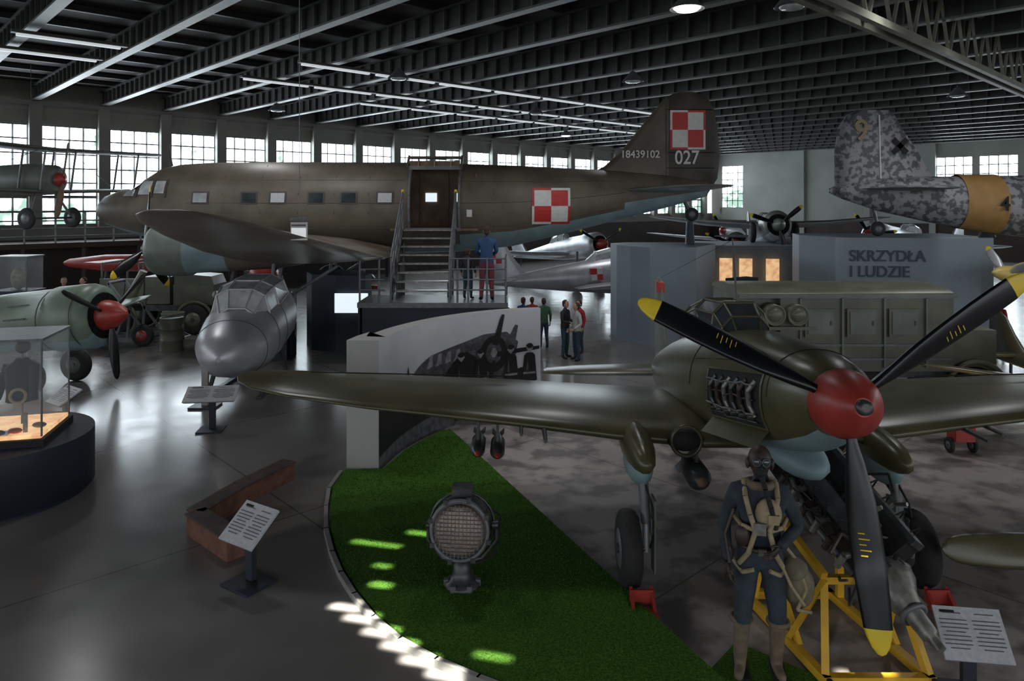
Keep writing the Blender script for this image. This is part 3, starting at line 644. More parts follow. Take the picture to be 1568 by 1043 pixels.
# ------------------------------------------------------------ exhibition blocks
def block(name,pts,z,m=bluegrey,ms=None):
    b=B(name);b.prism(pts,(0,0,z/2),(1,0,0),(0,1,0),z,ms or m,m);return b
b=block('exhibition_block',[(2.95,21.5),(3.0,20.6),(3.3,20.0),(3.75,19.5),(4.4,19.3),(5.0,19.5),(6.0,21.2),(5.5,22),(3.5,22)],2.68)
b.done()
b=block('exhibition_block',[(6.3,23.5),(9.6,22.8),(10.2,25.8),(6.5,26.2)],2.5,bluegrey)
for x in(6.9,7.5,8.3): b.box((x,23.28-(x-6.4)*.21,1.55),(.4,.06,1.1),warm,rz=-.2)
b.done()
b=block('exhibition_block',[(7.75,19.4),(8.1,18.0),(11.5,17.6),(11.9,17.75),(12.15,18.2),(12.2,20.5),(8,20.5)],3.02)
bo=b.done()
ra=-math.atan2(.4,3.4)
for i,(tx) in enumerate(('SKRZYDŁA','I LUDZIE','XX WIEKU')): text('lettering','' + tx,(8.42,17.93,2.44-.39*i),.39,textblue,rot=(math.pi/2,0,ra),parent=bo,align='LEFT',sx=.95,ext=.006)
b=B('lit_display_case');b.box((6.4,20.0,.9),(.9,.4,1.8),bluedark,rz=.6);b.box((6.35,19.75,1.1),(.5,.05,.7),warm,rz=.6);b.done()
# ------------------------------------------------------------ curved photo wall
cp=[(-1.93,10.4),(-1.72,11.3),(-1.28,12.2),(-.7,12.9),(-.1,13.35),(.54,13.6)]
def cr_(p0,p1,p2,p3,t): return .5*((2*p1)+(-p0+p2)*t+(2*p0-5*p1+4*p2-p3)*t*t+(-p0+3*p1-3*p2+p3)*t**3)
cc=[]
for i in range(5):
    q=[V(cp[max(0,min(5,i+j))]) for j in(-1,0,1,2)]
    for j in range(8): cc.append(cr_(*q,j/8))
cc.append(V(cp[-1]))
def wm(u,z,off=.0):
    f=max(0,min(.9999,u))*(len(cc)-1);i=int(f);p=cc[i].lerp(cc[i+1],f-i);t=(cc[i+1]-cc[i]).normalized();n=V((t.y,-t.x))
    p=p+n*off;return V((p.x,p.y,z))
pw=B('curved_photo_wall')
n=40;Hh=1.9;vs=[];
F=[wm(i/n,0) for i in range(n+1)]
Bk=[wm(i/n,0,-(.2*(1-i/n)**1.0+.12)) for i in range(n+1)]
Bk[0]=V((-2.4,10.42,0));Bk[1]=V((-2.33,10.75,0));Bk[2]=V((-2.2,11.1,0))
up=V((0,0,Hh))
vs=F+[p+up for p in F]+Bk+[p+up for p in Bk];k=n+1
fs=[];ms=[]
for i in range(n):
    fs.append((i,i+1,k+i+1,k+i));ms.append(photoG)
    fs.append((k+i,k+i+1,3*k+i+1,3*k+i));ms.append(wallwhite)
    fs.append((2*k+i+1,2*k+i,3*k+i,3*k+i+1));ms.append(wallwhite)
fs+= [(0,k,3*k,2*k),(n,2*k+n,3*k+n,k+n)];ms+=[wallwhite,wallwhite]
pw.add(vs,fs,ms)
def wpoly(poly,m,off):
    us=[p[0] for p in poly];u0,u1=min(us),max(us);N=max(2,int((u1-u0)*70))
    for i in range(N):
        a=u0+(u1-u0)*i/N;c=u0+(u1-u0)*(i+1)/N
        def rng(u):
            zs=[]
            for (x0,z0),(x1,z1) in zip(poly,poly[1:]+poly[:1]):
                if (x0<=u<=x1 or x1<=u<=x0) and x0!=x1: zs.append(z0+(z1-z0)*(u-x0)/(x1-x0))
            return (min(zs),max(zs)) if zs else None
        e=1e-5;r0=rng(a+e);r1=rng(c-e)
        if r0 and r1: pw.add([wm(a,r0[0],off),wm(c,r1[0],off),wm(c,r1[1],off),wm(a,r0[1],off)],[(0,1,2,3)],m)
def wdisc(u,z,ru,rz,m,off): wpoly([(u+ru*math.cos(a*math.pi/8),z+rz*math.sin(a*math.pi/8)) for a in range(16)],m,off)
wpoly([(0,0),(1,0),(1,.42),(.7,.4),(0,.3)],photoM,.006)
wpoly([(0,.2),(0,1.2),(.12,1.1),(.3,1.0),(.5,1.05),(.62,1.15),(.62,.45),(.35,.3)],photoD,.010)
wpoly([(.22,1.0),(.3,1.22),(.36,1.32),(.44,1.36),(.55,1.42),(.66,1.5),(.8,1.5),(.86,1.3),(.84,.9),(.8,.6),(.6,.5),(.4,.7)],photoM,.012)
for u in(.34,.39,.44,.49): wpoly([(u,1.12),(u+.005,1.3),(u+.035,1.33),(u+.035,1.14)],photoL,.015)
wpoly([(.42,.85),(.5,1.15),(.56,1.25),(.62,1.1),(.6,.7)],photoD,.016)
wdisc(.72,1.12,.085,.34,photoD,.018);wdisc(.72,1.14,.05,.2,photoM,.02);wdisc(.72,1.14,.022,.09,photoL,.021);wdisc(.55,.45,.05,.25,photoD,.018);wdisc(.88,.55,.05,.27,photoD,.018)
wpoly([(.71,1.3),(.765,1.84),(.785,1.82),(.75,1.25)],photoD,.021);wpoly([(.74,1.15),(.985,1.2),(.985,1.14),(.74,1.05)],photoD,.021)
wpoly([(.70,1.0),(.68,.45),(.7,.43),(.73,1.0)],photoD,.021)
wpoly([(.8,1.3),(.845,1.62),(.86,1.6),(.84,1.2)],photoM,.014)
wpoly([(.22,1.02),(.235,1.35),(.24,1.35),(.245,1.02)],photoD,.014)
for u in(.53,.64,.82,.92):
    wdisc(u,1.16,.02,.08,photoL,.024);wdisc(u,1.21,.022,.05,photoD,.025);wpoly([(u-.045,.55),(u-.04,.98),(u-.02,1.08),(u+.02,1.08),(u+.04,.98),(u+.045,.55)],photoD,.024)
    wpoly([(u-.036,.07),(u-.036,.57),(u-.004,.57),(u-.008,.07)],photoD,.024);wpoly([(u+.006,.07),(u+.004,.57),(u+.036,.57),(u+.032,.07)],photoD,.024)
    wpoly([(u-.035,.68),(u-.035,.72),(u+.035,.72),(u+.035,.68)],photoL,.026);wpoly([(u-.02,.75),(u-.016,1.0),(u-.008,1.0),(u-.006,.75)],photoM,.026)
pw.done()
# ------------------------------------------------------------ grass island
gpts=[(-1.05,12.2),(-1.2,12.1),(-1.64,11.2),(-1.86,10.36),(-2.4,10.3),(-2.42,9.7),(-2.31,9.13),(-2.15,8.5),(-1.94,7.94),(-1.74,7.5),(-1.51,7.09),(-1.25,6.7),(-.95,6.36),(-.6,6.08),(-.234,5.85),(.1,5.66),(.6,5.45),(1.2,5.2),(1.96,5.2)]
g=B('artificial_lawn');g.prism([p for p in gpts][::-1],(0,0,.03),(1,0,0),(0,1,0),.056,grass);
for _ in range(18000):
    y=random.uniform(5.3,11.8);xr=-1.0+(12.1-y)*.434;x=random.uniform(-2.4,xr)
    ins=False;j=len(gpts)-1
    for i in range(len(gpts)):
        if (gpts[i][1]>y)!=(gpts[j][1]>y) and x<(gpts[j][0]-gpts[i][0])*(y-gpts[i][1])/(gpts[j][1]-gpts[i][1])+gpts[i][0]: ins=not ins
        j=i
    if ins:
        a=random.uniform(0,6.28);dx=math.cos(a)*.006;dy=math.sin(a)*.006;lx=random.uniform(-.02,.02);ly=random.uniform(-.02,.02)
        g.add([(x-dx,y-dy,.056),(x+dx,y+dy,.056),(x+lx,y+ly,.056+random.uniform(.012,.026))],[(0,1,2)],grass)
g.done()
kb=B('lawn_kerb')
ko=gpts[4:18]
for p,q in zip(ko,ko[1:]):
    d=(V(q)-V(p)).normalized()
    kb.beam((p[0]-.045,p[1]-.03,.035),(q[0]-.045+d.x*.02,q[1]-.03+d.y*.02,.035),.05,.07,kerb)
kb.done()
m_=B('floor_mat');m_.prism([(1.45,5.75),(1.98,6.35),(2.5,5.9),(2.45,5.35),(1.9,5.3)],(0,0,.008),(1,0,0),(0,1,0),.016,grass);m_.done()
# ------------------------------------------------------------ searchlight
s=B('searchlight');c=V((-.5,7.2,.66));ax2=V((-.1,-1,.12)).normalized()
s.lathe(c+ax2*.16,-ax2,[(0,.25),(0,.29),(.03,.3),(.06,.285),(.28,.285),(.36,.2),(.4,.08)],steel,32)
s.torus(c+ax2*.16,ax2,.28,.02,steelG,32)
s.lathe(c+ax2*.165,ax2,[(0,.0),(0,.255),(.02,.2),(.03,.01)],meshM,28)
u=ax2.cross(V((0,0,1))).normalized();w=u.cross(ax2)
for i in range(-6,7):
    h=math.sqrt(max(0,.25**2-(i*.038)**2))
    s.tube(c+ax2*.2+u*i*.038-w*h,c+ax2*.2+u*i*.038+w*h,.004,.004,steelG,5);s.tube(c+ax2*.2+w*i*.038-u*h,c+ax2*.2+w*i*.038+u*h,.004,.004,steelG,5)
for k in range(8):
    a=k*math.pi/4+.3;s.box(c+ax2*.16+(u*math.cos(a)+w*math.sin(a))*.3,(.045,.05,.045),steel)
s.torus(c+V((0,.05,0)),(0,1,0),.32,.015,steel,24)
for sg in(-1,1): s.tube(c+V((sg*.3,.02,0)),c+V((sg*.36,.02,0)),.04,.04,steel,12);s.path([c+V((sg*.34,.02,0)),c+V((sg*.34,.02,-.15)),c+V((sg*.2,.02,-.33)),c+V((0,.02,-.38))],.022,steel)
s.lathe((-.5,7.22,.06),(0,0,1),[(0,.18),(.03,.18),(.06,.12),(.14,.09),(.2,.09),(.24,.06)],steel,20)
for k in range(6):
    a=k*math.pi/3;s.box((-.5+.16*math.cos(a),7.22+.16*math.sin(a),.09),(.05,.05,.06),steelG)
s.path([(-.2,7.25,.62),(-.14,7.3,.45),(-.2,7.3,.3),(-.38,7.25,.25)],.014,blackm);s.path([(-.24,7.3,.8),(-.12,7.35,.7),(-.13,7.3,.5)],.01,blackm)
s.box((-.5,7.25,1.0),(.2,.2,.08),steel)
s.done()
# ------------------------------------------------------------ info panels
def panel(name,x,y,z,w,h,tilt,rz,two=False,base=True):
    b=B(name);R=Matrix.Rotation(rz,3,'Z')@Matrix.Rotation(tilt,3,'X')
    b.box((x,y,z),(w,h,.025),panelW,R=R);b.box(V((x,y,z))-R@V((0,0,.02)),(w*.96,h*.96,.02),steel,R=R)
    nn=R@V((0,0,.016));
    for i in range(9):
        yy=h*.32-i*h*.075
        for sx_ in(-.24,.24): b.box(V((x,y,z))+nn+R@V((sx_*w,yy if i else yy+.02,0)),(w*.4*(1 if i%4 else .7),h*.018,.002),steelG,R=R)
    b.box(V((x,y,z))+nn+R@V((-.3*w,h*.4,0)),(w*.22,h*.05,.002),photoD,R=R)
    b.box((x,y+.05,z/2),(.1,.06,z-.02),bluedark,rz=rz);b.box((x,y,.012),(.42,.38,.02),bluedark,rz=rz);return b
panel('information_board',-2.69,7.35,.6,.5,.44,math.radians(38),math.radians(-32)).done()
panel('information_board',3.62,5.65,.5,.5,.38,math.radians(48),math.radians(-8)).done()
panel('information_board',-5.15,12.3,.62,.85,.4,math.radians(25),math.radians(8)).done()
panel('information_board',-7.3,11.7,.75,.5,.4,math.radians(30),math.radians(-35)).done()
b=B('low_bench')
bp_=[(-3.15,10.15),(-3.52,9.3),(-3.75,8.5),(-3.02,7.85)]
for p,q in zip(bp_,bp_[1:]):
    b.beam((*p,.12),(*q,.12),.2,.24,benchT);b.beam((*p,.245),(*q,.245),.24,.025,benchTop)
b.done()
# ------------------------------------------------------------ glass case
gm=bpy.data.materials.new('case_glass');gm.use_nodes=True;p=gm.node_tree.nodes['Principled BSDF'];p.inputs['Base Color'].default_value=(.8,.9,.95,1);p.inputs['Roughness'].default_value=.03;p.inputs['Alpha'].default_value=.14
_n=gm.node_tree.nodes.new('ShaderNodeTexNoise');_r=gm.node_tree.nodes.new('ShaderNodeMapRange');_r.inputs['To Min'].default_value=.02;_r.inputs['To Max'].default_value=.06;gm.node_tree.links.new(_n.outputs['Fac'],_r.inputs['Value']);gm.node_tree.links.new(_r.outputs['Result'],p.inputs['Roughness'])
b=B('glass_display_case')
b.lathe((-6.9,9.6,0),(0,0,1),[(0,1.1),(.06,1.1),(.06,1.15),(.72,1.15),(.78,1.15)],bluedark,48)
R=.25
b.box((-6.75,9.55,.82),(1.3,1.1,.1),blackm,rz=R);b.box((-6.75,9.55,.9),(1.2,1.0,.05),warm,rz=R)
b.box((-6.75,9.55,1.52),(1.22,1.0,1.2),gm,rz=R)
RR=Matrix.Rotation(R,3,'Z')
for sx_ in(-1,1):
    for sy in(-1,1):
        o=V((-6.75,9.55,0))+RR@V((sx_*.61,sy*.5,0));b.tube(o+V((0,0,.9)),o+V((0,0,2.13)),.012,.012,steelG,6)
b.box((-6.75,9.55,2.14),(1.26,1.04,.03),steelG,rz=R)
# hanging leather flying jacket, helmet and small lit finds on the base
b.tube((-6.58,9.65,.93),(-6.58,9.65,1.95),.015,.015,steelG,8)
b.lathe((-6.58,9.65,1.25),(0,0,1),[(0,.19),(.1,.18),(.3,.2),(.45,.2),(.52,.1),(.56,.07)],blackm,16);b.tube((-6.4,9.6,1.72),(-6.34,9.5,1.28),.065,.05,blackm);b.tube((-6.76,9.65,1.72),(-6.85,9.55,1.28),.065,.05,blackm);b.ell((-6.55,9.62,1.97),(.09,.1,.09),leather)
b.torus((-6.5,9.45,1.35),(.3,-1,0),.09,.02,strap,18)
for x,y,m in((-6.4,9.25,red),(-6.75,9.18,leather),(-6.25,9.5,canvas),(-6.95,9.3,strap),(-6.55,9.15,steel)): b.ell((x,y,.96),(.09,.06,.035),m)
b.box((-6.3,9.3,1.05),(.05,.02,.25),chrome,rz=.3);b.box((-6.6,9.2,.935),(.3,.2,.015),panelW,rz=.3)
b.done()
b=B('glass_display_case');b.box((-13.6,19.8,1.3),(1,.8,.4),bluedark);b.box((-13.6,19.8,.55),(.9,.7,1.1),bluedark);b.box((-13.6,19.8,1.95),(.9,.7,.9),gm)
for x in(-14.05,-13.15): b.tube((x,19.45,1.5),(x,19.45,2.4),.02,.02,steelG,6)
b.ell((-13.6,19.8,1.8),(.2,.15,.3),canvas);b.box((-13.6,19.8,2.42),(.95,.75,.04),steelG);b.done()
# ------------------------------------------------------------ silver cockpit section
b=B('silver_cockpit_section')
S=[(-5.50,13.45,.95,.05,.05,.05),(-5.50,13.52,.95,.25,.25,.25),(-5.52,13.75,.97,.5,.42,.42),(-5.55,14.2,1.02,.72,.55,.58),(-5.6,14.8,1.1,.82,.72,.7),(-5.66,15.4,1.2,.85,.8,.76),(-5.75,16.4,1.35,.84,.82,.78)]
b.loft([sring((x,y,z),(1,0,0),hw,ht,hb,32,2.15) for x,y,z,hw,ht,hb in S],silver,True)
def ss(y,off=.01):
    for a,c in zip(S,S[1:]):
        if a[1]<=y<=c[1]:
            f=(y-a[1])/(c[1]-a[1]);q=[m+(o-m)*f for m,o in zip(a,c)];return q
    return S[-1]
for y in(14.2,14.8,15.4): 
    q=ss(y);b.path(sring((q[0],q[1],q[2]),(1,0,0),q[3]+.002,q[4]+.002,q[5]+.002,32,2.15),.006,steel,4,True)
rings=[]
for y,w,zt,zb in((14.55,.35,1.75,1.55),(14.85,.5,2.1,1.6),(15.4,.55,2.22,1.7),(16.3,.55,2.26,1.85)):
    cx=ss(y)[0];rings.append([V((cx-w*1.2,y,zb)),V((cx-w,y,zt-.12)),V((cx-w*.5,y,zt)),V((cx+w*.5,y,zt)),V((cx+w,y,zt-.12)),V((cx+w*1.2,y,zb))])
b.loft(rings,glass_lt,False,False,closed=False)
b.add(rings[0],[(0,1,2,3,4,5)],glass_dk)
for r in rings: b.path(r,.025,silverP)
for k in range(6): b.path([r[k] for r in rings],.022,silverP)
b.loft([[V((p.x,p.y,p.z+.012)) for p in r[1:5]] for r in rings[2:]],silverP,False,False,closed=False)
b.torus((-5.5,13.5,.95),(0,1,0),.13,.02,steel,20)
for x in(-6.1,-5.0):
    b.beam((x,14.2,.03),(x,16.3,.03),.1,.06,steel)
    for y in(14.4,16.0): b.beam((x,y,.03),(x+(.2 if x<-5.5 else -.2),y,.7),.07,.07,steel)
b.beam((-5.85,13.7,.03),(-5.85,13.7,.75),.12,.06,wallwhite);b.beam((-5.85,13.7,.75),(-5.6,13.75,.78),.1,.06,wallwhite);b.box((-5.85,13.7,.02),(.5,.4,.03),steel)
b.done()
# ------------------------------------------------------------ vehicles etc
b=B('military_truck')
X0,Y0=-10.4,21.9
b.box((X0,Y0,.75),(3.2,.9,.18),steel)
b.box((X0+.95,Y0-.1,1.15),(1.2,1.0,.6),truckG);b.prism([(-.6,0),(.6,0),(.5,.25),(-.6,.35)],(X0+.95,Y0-.1,1.45),(1,0,0),(0,0,1),.9,truckG)
b.box((X0-.1,Y0,1.3),(.8,1.4,.8),truckG);b.beam((X0+.3,Y0-.7,1.7),(X0+.15,Y0-.7,2.15),.04,.04,truckG);b.beam((X0+.3,Y0+.7,1.7),(X0+.15,Y0+.7,2.15),.04,.04,truckG);b.beam((X0+.15,Y0-.7,2.15),(X0+.15,Y0+.7,2.15),.04,.04,truckG)
b.box((X0-1.1,Y0,1.2),(1.3,1.5,.1),truckG)
for x in(X0-1.7,X0-1.2,X0-.6):
    for sg in(-1,1): b.tube((x,Y0+sg*.7,1.2),(x,Y0+sg*.7,2.1),.03,.03,steelG,8)
    b.tube((x,Y0-.7,2.1),(x,Y0+.7,2.1),.03,.03,steelG,8)
b.box((X0-1.1,Y0-.72,1.45),(1.3,.04,.4),truckG)
for x in(X0-1.2,X0+1.05):
    for sg in(-1,1): b.wheel((x,Y0+sg*.75,.45),(0,1,0),.45,.24,truckG);b.torus((x,Y0+sg*.75,.45),(0,1,0),.52,.05,truckG,20)
b.box((X0+1.6,Y0,.7),(.1,1.5,.16),truckG)
for sg in(-1,1): b.lathe((X0+1.5,Y0+sg*.55,1.15),(1,0,0),[(0,.05),(.05,.12),(.12,.13),(.13,.02)],glass_lt,14)
b.done()
b=B('field_gun_carriage')
for y in(19.6,20.4):
    b.beam((-11.3,y,.15),(-9.8,y,.15),.08,.12,steelG);b.beam((-11.2,y,.15),(-11.0,y,1.7),.06,.06,steelG);b.beam((-11.0,y,1.7),(-9.9,y,.2),.06,.06,steelG);b.beam((-10.5,y,.2),(-10.4,y,1.2),.06,.06,steelG)
for x,z in((-11,1.7),(-10.4,1.2),(-9.9,.2),(-11.2,.2)): b.tube((x,19.6,z),(x,20.4,z),.04,.04,steelG)
b.tube((-10.6,19.9,1.2),(-10.2,19.9,2.0),.15,.1,truckG,14);b.wheel((-11.2,19.45,.3),(0,1,0),.3,.14,red);b.wheel((-10,19.45,.3),(0,1,0),.3,.14,red);b.done()
for x,y in((-8.95,18.9),(-9.3,19.7)):
    b=B('oil_drum');b.lathe((x,y,0),(0,0,1),[(0,.0),(0,.29),(.02,.3),(.28,.29),(.3,.305),(.32,.29),(.58,.29),(.6,.305),(.62,.29),(.86,.3),(.88,.3),(.88,.27),(.86,.26),(.86,.0)],truckG,24);b.done()
b=B('red_radial_engine')
b.box((-7.9,23.2,.5),(1.6,1,.9),bluedark);b.lathe((-7.9,22.6,1.5),(0,1,0),[(0,.2),(.1,.45),(.5,.45),(.6,.2)],red,20)
for j in range(9):
    a=j*.698;b.tube((-7.9+.3*math.cos(a),22.8,1.5+.3*math.sin(a)),(-7.9+.62*math.cos(a),22.8,1.5+.62*math.sin(a)),.1,.08,steel,10)
b.done()
b=B('red_glider_fuselage');b.M=Matrix.Translation((-12.9,25.5,1.75))
b.loft([sring((x,0,0),(0,1,0),w,w,w,16) for x,w in((-3,.05),(-2.8,.15),(-1.5,.3),(0,.3),(3.5,.1),(3.7,.02))],red,True)
for sg in(-1,1): wing(b,[((-1.2,0,.1),(1.0,0,0),.12),((-1.0,sg*2.4,.2),(.6,0,0),.04)],red,red,sg)
b.prism([(2.9,0),(3.7,0),(3.8,.7),(3.4,.7)],(0,0,.05),(1,0,0),(0,0,1),.04,red)
for x in(-1.5,1.5): b.beam((x,-.4,-1.75),(x,0,-.2),.05,.05,steel);b.beam((x,.4,-1.75),(x,0,-.2),.05,.05,steel)
b.done()
for nm,x,y in(('radial_engine',-4.9,23.2),('radial_engine',-7.4,20.1)):
    b=B(nm);b.lathe((x,y-.5,1.15),(0,1,0),[(0,.05),(.05,.15),(.2,.28),(.6,.3),(.9,.2)],steel,16)
    for j in range(9):
        a=j*.698;b.tube((x+.25*math.cos(a),y-.15,1.15+.25*math.sin(a)),(x+.6*math.cos(a),y-.15,1.15+.6*math.sin(a)),.1,.09,steelG if j%3 else red,10)
    for sx_ in(-.4,.4): b.beam((x+sx_,y,.0),(x,y,1.1),.07,.07,yellowS)
    b.beam((x-.5,y,.04),(x+.5,y,.04),.4,.06,steel);b.done()
for x,y in((-8.0,20.9),(-4.9,21.2)):
    b=B('bomb_trolley');b.beam((x-.6,y,.35),(x+.6,y,.35),.3,.06,truckG);b.lathe((x-.6,y,.6),(1,0,0),[(0,.02),(.1,.14),(.3,.2),(.7,.2),(1.0,.1),(1.2,.04)],truckG,18)
    for q in(0,1.57): b.prism([(-.22,0),(.22,0),(.22,.25),(-.22,.25)],(x+.42,y,.6),(0,math.cos(q),math.sin(q)),(1,0,0),.015,steel)
    for dx in(-.4,.4):
        for dy in(-.25,.25): b.wheel((x+dx,y+dy,.18),(0,1,0),.18,.08,red)
    b.done()
# green box truck behind attack aircraft
b=B('box_body_truck')
b.box((6.35,13.7,1.55),(3.1,1.7,1.35),truckG)
rg=[]
for x in(4.05,7.92): rg.append([V((x,13.7-.88*math.cos(a*math.pi/8),2.22+.16*math.sin(a*math.pi/8))) for a in range(9)])
b.loft(rg,truckG,True,True)
b.box((4.45,13.8,1.75),(.75,1.5,.95),truckG)
b.beam((4.05,12.83,2.22),(7.95,12.83,2.22),.05,.06,greygreen)
for x in(5.5,6.25,7.0): b.box((x,12.82,1.75),(.55,.04,.5),truckG);b.box((x,12.795,1.75),(.45,.02,.4),greygreen);b.box((x+.18,12.78,1.75),(.03,.02,.08),steel)
for x in(5.15,5.9,6.65,7.4): b.beam((x,12.83,.95),(x,12.83,2.2),.03,.05,greygreen)
for z in(1.35,1.1): b.beam((4.85,12.83,z),(7.85,12.83,z),.03,.04,steelG)
b.box((6.2,13.7,.75),(4.2,.9,.16),steel)
b.box((8.35,13.7,1.2),(.9,1.3,.75),truckG);b.wheel((8.4,13.05,.46),(0,1,0),.46,.28,truckG);b.wheel((8.4,14.4,.46),(0,1,0),.46,.28,truckG)
b.torus((8.4,12.98,.46),(0,1,0),.56,.05,truckG,20)
for x in(5.4,6.4): b.wheel((x,13.05,.46),(0,1,0),.46,.28,truckG);b.wheel((x,14.4,.46),(0,1,0),.46,.28,truckG)
for j in range(3): b.lathe((4.25+.41*j,12.7,1.9),(0,1,0),[(0,.0),(0,.12),(.02,.12),(.02,.15),(0,.165),(0,.19),(.5,.19)],truckG,22)
b.box((4.75,13.0,1.66),(1.35,.5,.06),truckG)
b.done()
# display propeller right foreground
b=B('display_propeller')
b.M=Matrix.Translation((6.1,6.9,.52));ax3=V((.1,-1,.1)).normalized()
b.lathe((0,.2,0),(0,-1,0),[(0,.18),(.25,.18),(.4,.12),(.5,.03)],oliveG,20)
for a in(176,56): blade(b,(0,0,0),ax3,math.radians(a),2.1,.34,oliveG,oliveG,root=.08)
b.tube((0,.1,-.5),(0,.1,-.1),.08,.08,steel);b.box((0,.1,-.5),(.8,.6,.03),steel)
b.path([(-1.75,0,.05),(-1.7,0,-.1),(-1.6,0,-.12),(-1.55,0,.02)],.012,steel)
b.done()
# aero engine on yellow stand
b=B('aero_engine_on_stand')
o=V((3.0,6.55,1.0));ea=V((.22,-.9,-.42)).normalized();su=ea.cross(V((0,0,1))).normalized();eu=su.cross(ea)
R=Matrix((su,ea,eu)).transposed()
b.box(o,(.26,1.15,.24),steel,R=R)
for sg in(-1,1):
    d=(eu*.8+su*sg*.6).normalized()
    Rb=Matrix((d.cross(ea).normalized(),ea,d)).transposed()
    b.box(o+d*.24,(.2,1.1,.24),blackm,R=Rb);b.box(o+d*.38,(.16,1.14,.06),steel,R=Rb)
    for j in range(6):
        q=o+d*.2+ea*(-.45+.18*j);b.tube(q+d*.0,q+d*.2,.075,.075,steel,12)
        p=q+su*sg*.1;b.path([p,p+su*sg*.12-eu*.02,p+su*sg*.15-eu*.14],.03,chrome if j%2 else leather,8)
        b.path([q+d*.2,q+d*.25+su*sg*.06,q+su*sg*.16],.008,blackm,5)
    b.path([o+ea*-.5+su*sg*.25+eu*.1,o+ea*.0+su*sg*.28,o+ea*.5+su*sg*.22-eu*.05,o+ea*.65],.03,steelG,8)
b.lathe(o+ea*.55,ea,[(0,.2),(.08,.22),(.16,.2),(.26,.13),(.36,.1),(.38,.08),(.56,.07),(.58,.045),(.68,.04)],chrome,24)
for k in range(10):
    a=k*.628;b.tube(o+ea*.6+(su*math.cos(a)+eu*math.sin(a))*.205,o+ea*.65+(su*math.cos(a)+eu*math.sin(a))*.205,.018,.018,steel,6)
b.torus(o+ea*.93,ea,.1,.022,steelG,20)
b.lathe(o-ea*.55,-ea,[(0,.2),(.15,.26),(.25,.26),(.35,.12)],steel,20)
random.seed(3)
for k in range(44):
    p=o+ea*random.uniform(-.6,.6)+su*random.uniform(-.3,.3)+eu*random.uniform(-.2,.35)
    q=p+V((random.uniform(-.2,.2),random.uniform(-.25,.25),random.uniform(-.2,.15)))
    q2=q+V((random.uniform(-.15,.15),random.uniform(-.2,.2),random.uniform(-.2,.1)))
    b.path([p,q,q2],random.choice((.008,.012,.018)),random.choice((blackm,steel,chrome,truckG,leather)),6)
for k in range(18):
    p=o+ea*random.uniform(-.55,.6)+su*random.uniform(-.28,.28)-eu*random.uniform(0,.2);b.lathe(p,V((random.uniform(-1,1),random.uniform(-1,1),1)),[(0,.02),(0,.05),(.07,.05),(.09,.03),(.12,.03)],random.choice((steel,chrome,truckG)),10)
for sg in(-1,1):
    xx=3.05+sg*.42
    b.beam((xx-.1,5.75,.06),(xx-.35,7.1,.06),.07,.07,yellowS)
    b.beam((xx-.1,5.8,.06),(xx-sg*.12-.1,6.1,.72),.06,.06,yellowS)
    b.beam((xx-.3,6.95,.06),(xx-.25-sg*.1,6.85,1.0),.06,.06,yellowS)
    b.beam((xx-sg*.1-.1,6.05,.75),(xx-.25-sg*.1,6.9,1.0),.06,.06,yellowS)
    b.beam((xx-.2,6.3,.08),(xx-.1-sg*.1,6.05,.72),.045,.045,yellowS)
    b.beam((xx-.15,6.2,.08),(xx-.27,6.85,.9),.045,.045,yellowS)
    for yy in(5.72,7.1): b.wheel((xx-.1-(yy-5.75)*.185,yy,.05),(1,0,0),.05,.04)
b.beam((2.5,5.78,.06),(3.4,5.78,.06),.07,.07,yellowS);b.beam((2.3,7.05,.06),(3.15,7.05,.06),.07,.07,yellowS);b.beam((2.65,6.1,.7),(3.2,6.1,.7),.06,.06,yellowS)
b.done()
for x,y in((7.0,11.2),(11.8,15.0)):
    b=B('red_compressor_cart');b.box((x,y,.35),(.3,.25,.3),red);b.lathe((x-.2,y,.58),(1,0,0),[(0,.02),(.03,.1),(.37,.1),(.4,.02)],red,14)
    for sg in(-1,1): b.wheel((x+sg*.18,y,.12),(1,0,0),.12,.05)
    b.path([(x,y+.1,.5),(x,y+.35,.9),(x+.1,y+.35,.9)],.015,steel);b.done()
# ------------------------------------------------------------ people
def skinbody(J,E,sub=2):
    me=bpy.data.meshes.new('tmp_body');names=list(J);idx={n:i for i,n in enumerate(names)}
    me.from_pydata([J[n][0] for n in names],[(idx[a],idx[c]) for a,c in E],[])
    ob=bpy.data.objects.new('tmp_body',me);sc.collection.objects.link(ob)
    md=ob.modifiers.new('s','SKIN')
    for i,n in enumerate(names):
        r=J[n][1];r=r if isinstance(r,tuple) else (r,r)
        me.skin_vertices[0].data[i].radius=r;me.skin_vertices[0].data[i].use_root=(n=='pelvis')
    md.use_smooth_shade=True;m2=ob.modifiers.new('d','SUBSURF');m2.levels=sub;m2.render_levels=sub
    dg=bpy.context.evaluated_depsgraph_get();dg.update();ev=ob.evaluated_get(dg);m=ev.to_mesh()
    vs=[v.co.copy() for v in m.vertices];fs=[tuple(p.vertices) for p in m.polygons];ev.to_mesh_clear()
    bpy.data.objects.remove(ob);bpy.data.meshes.remove(me);return vs,fs
def segd(p,a,c):
    d=c-a;t=max(0,min(1,(p-a).dot(d)/max(d.dot(d),1e-9)));return (p-(a+d*t)).length
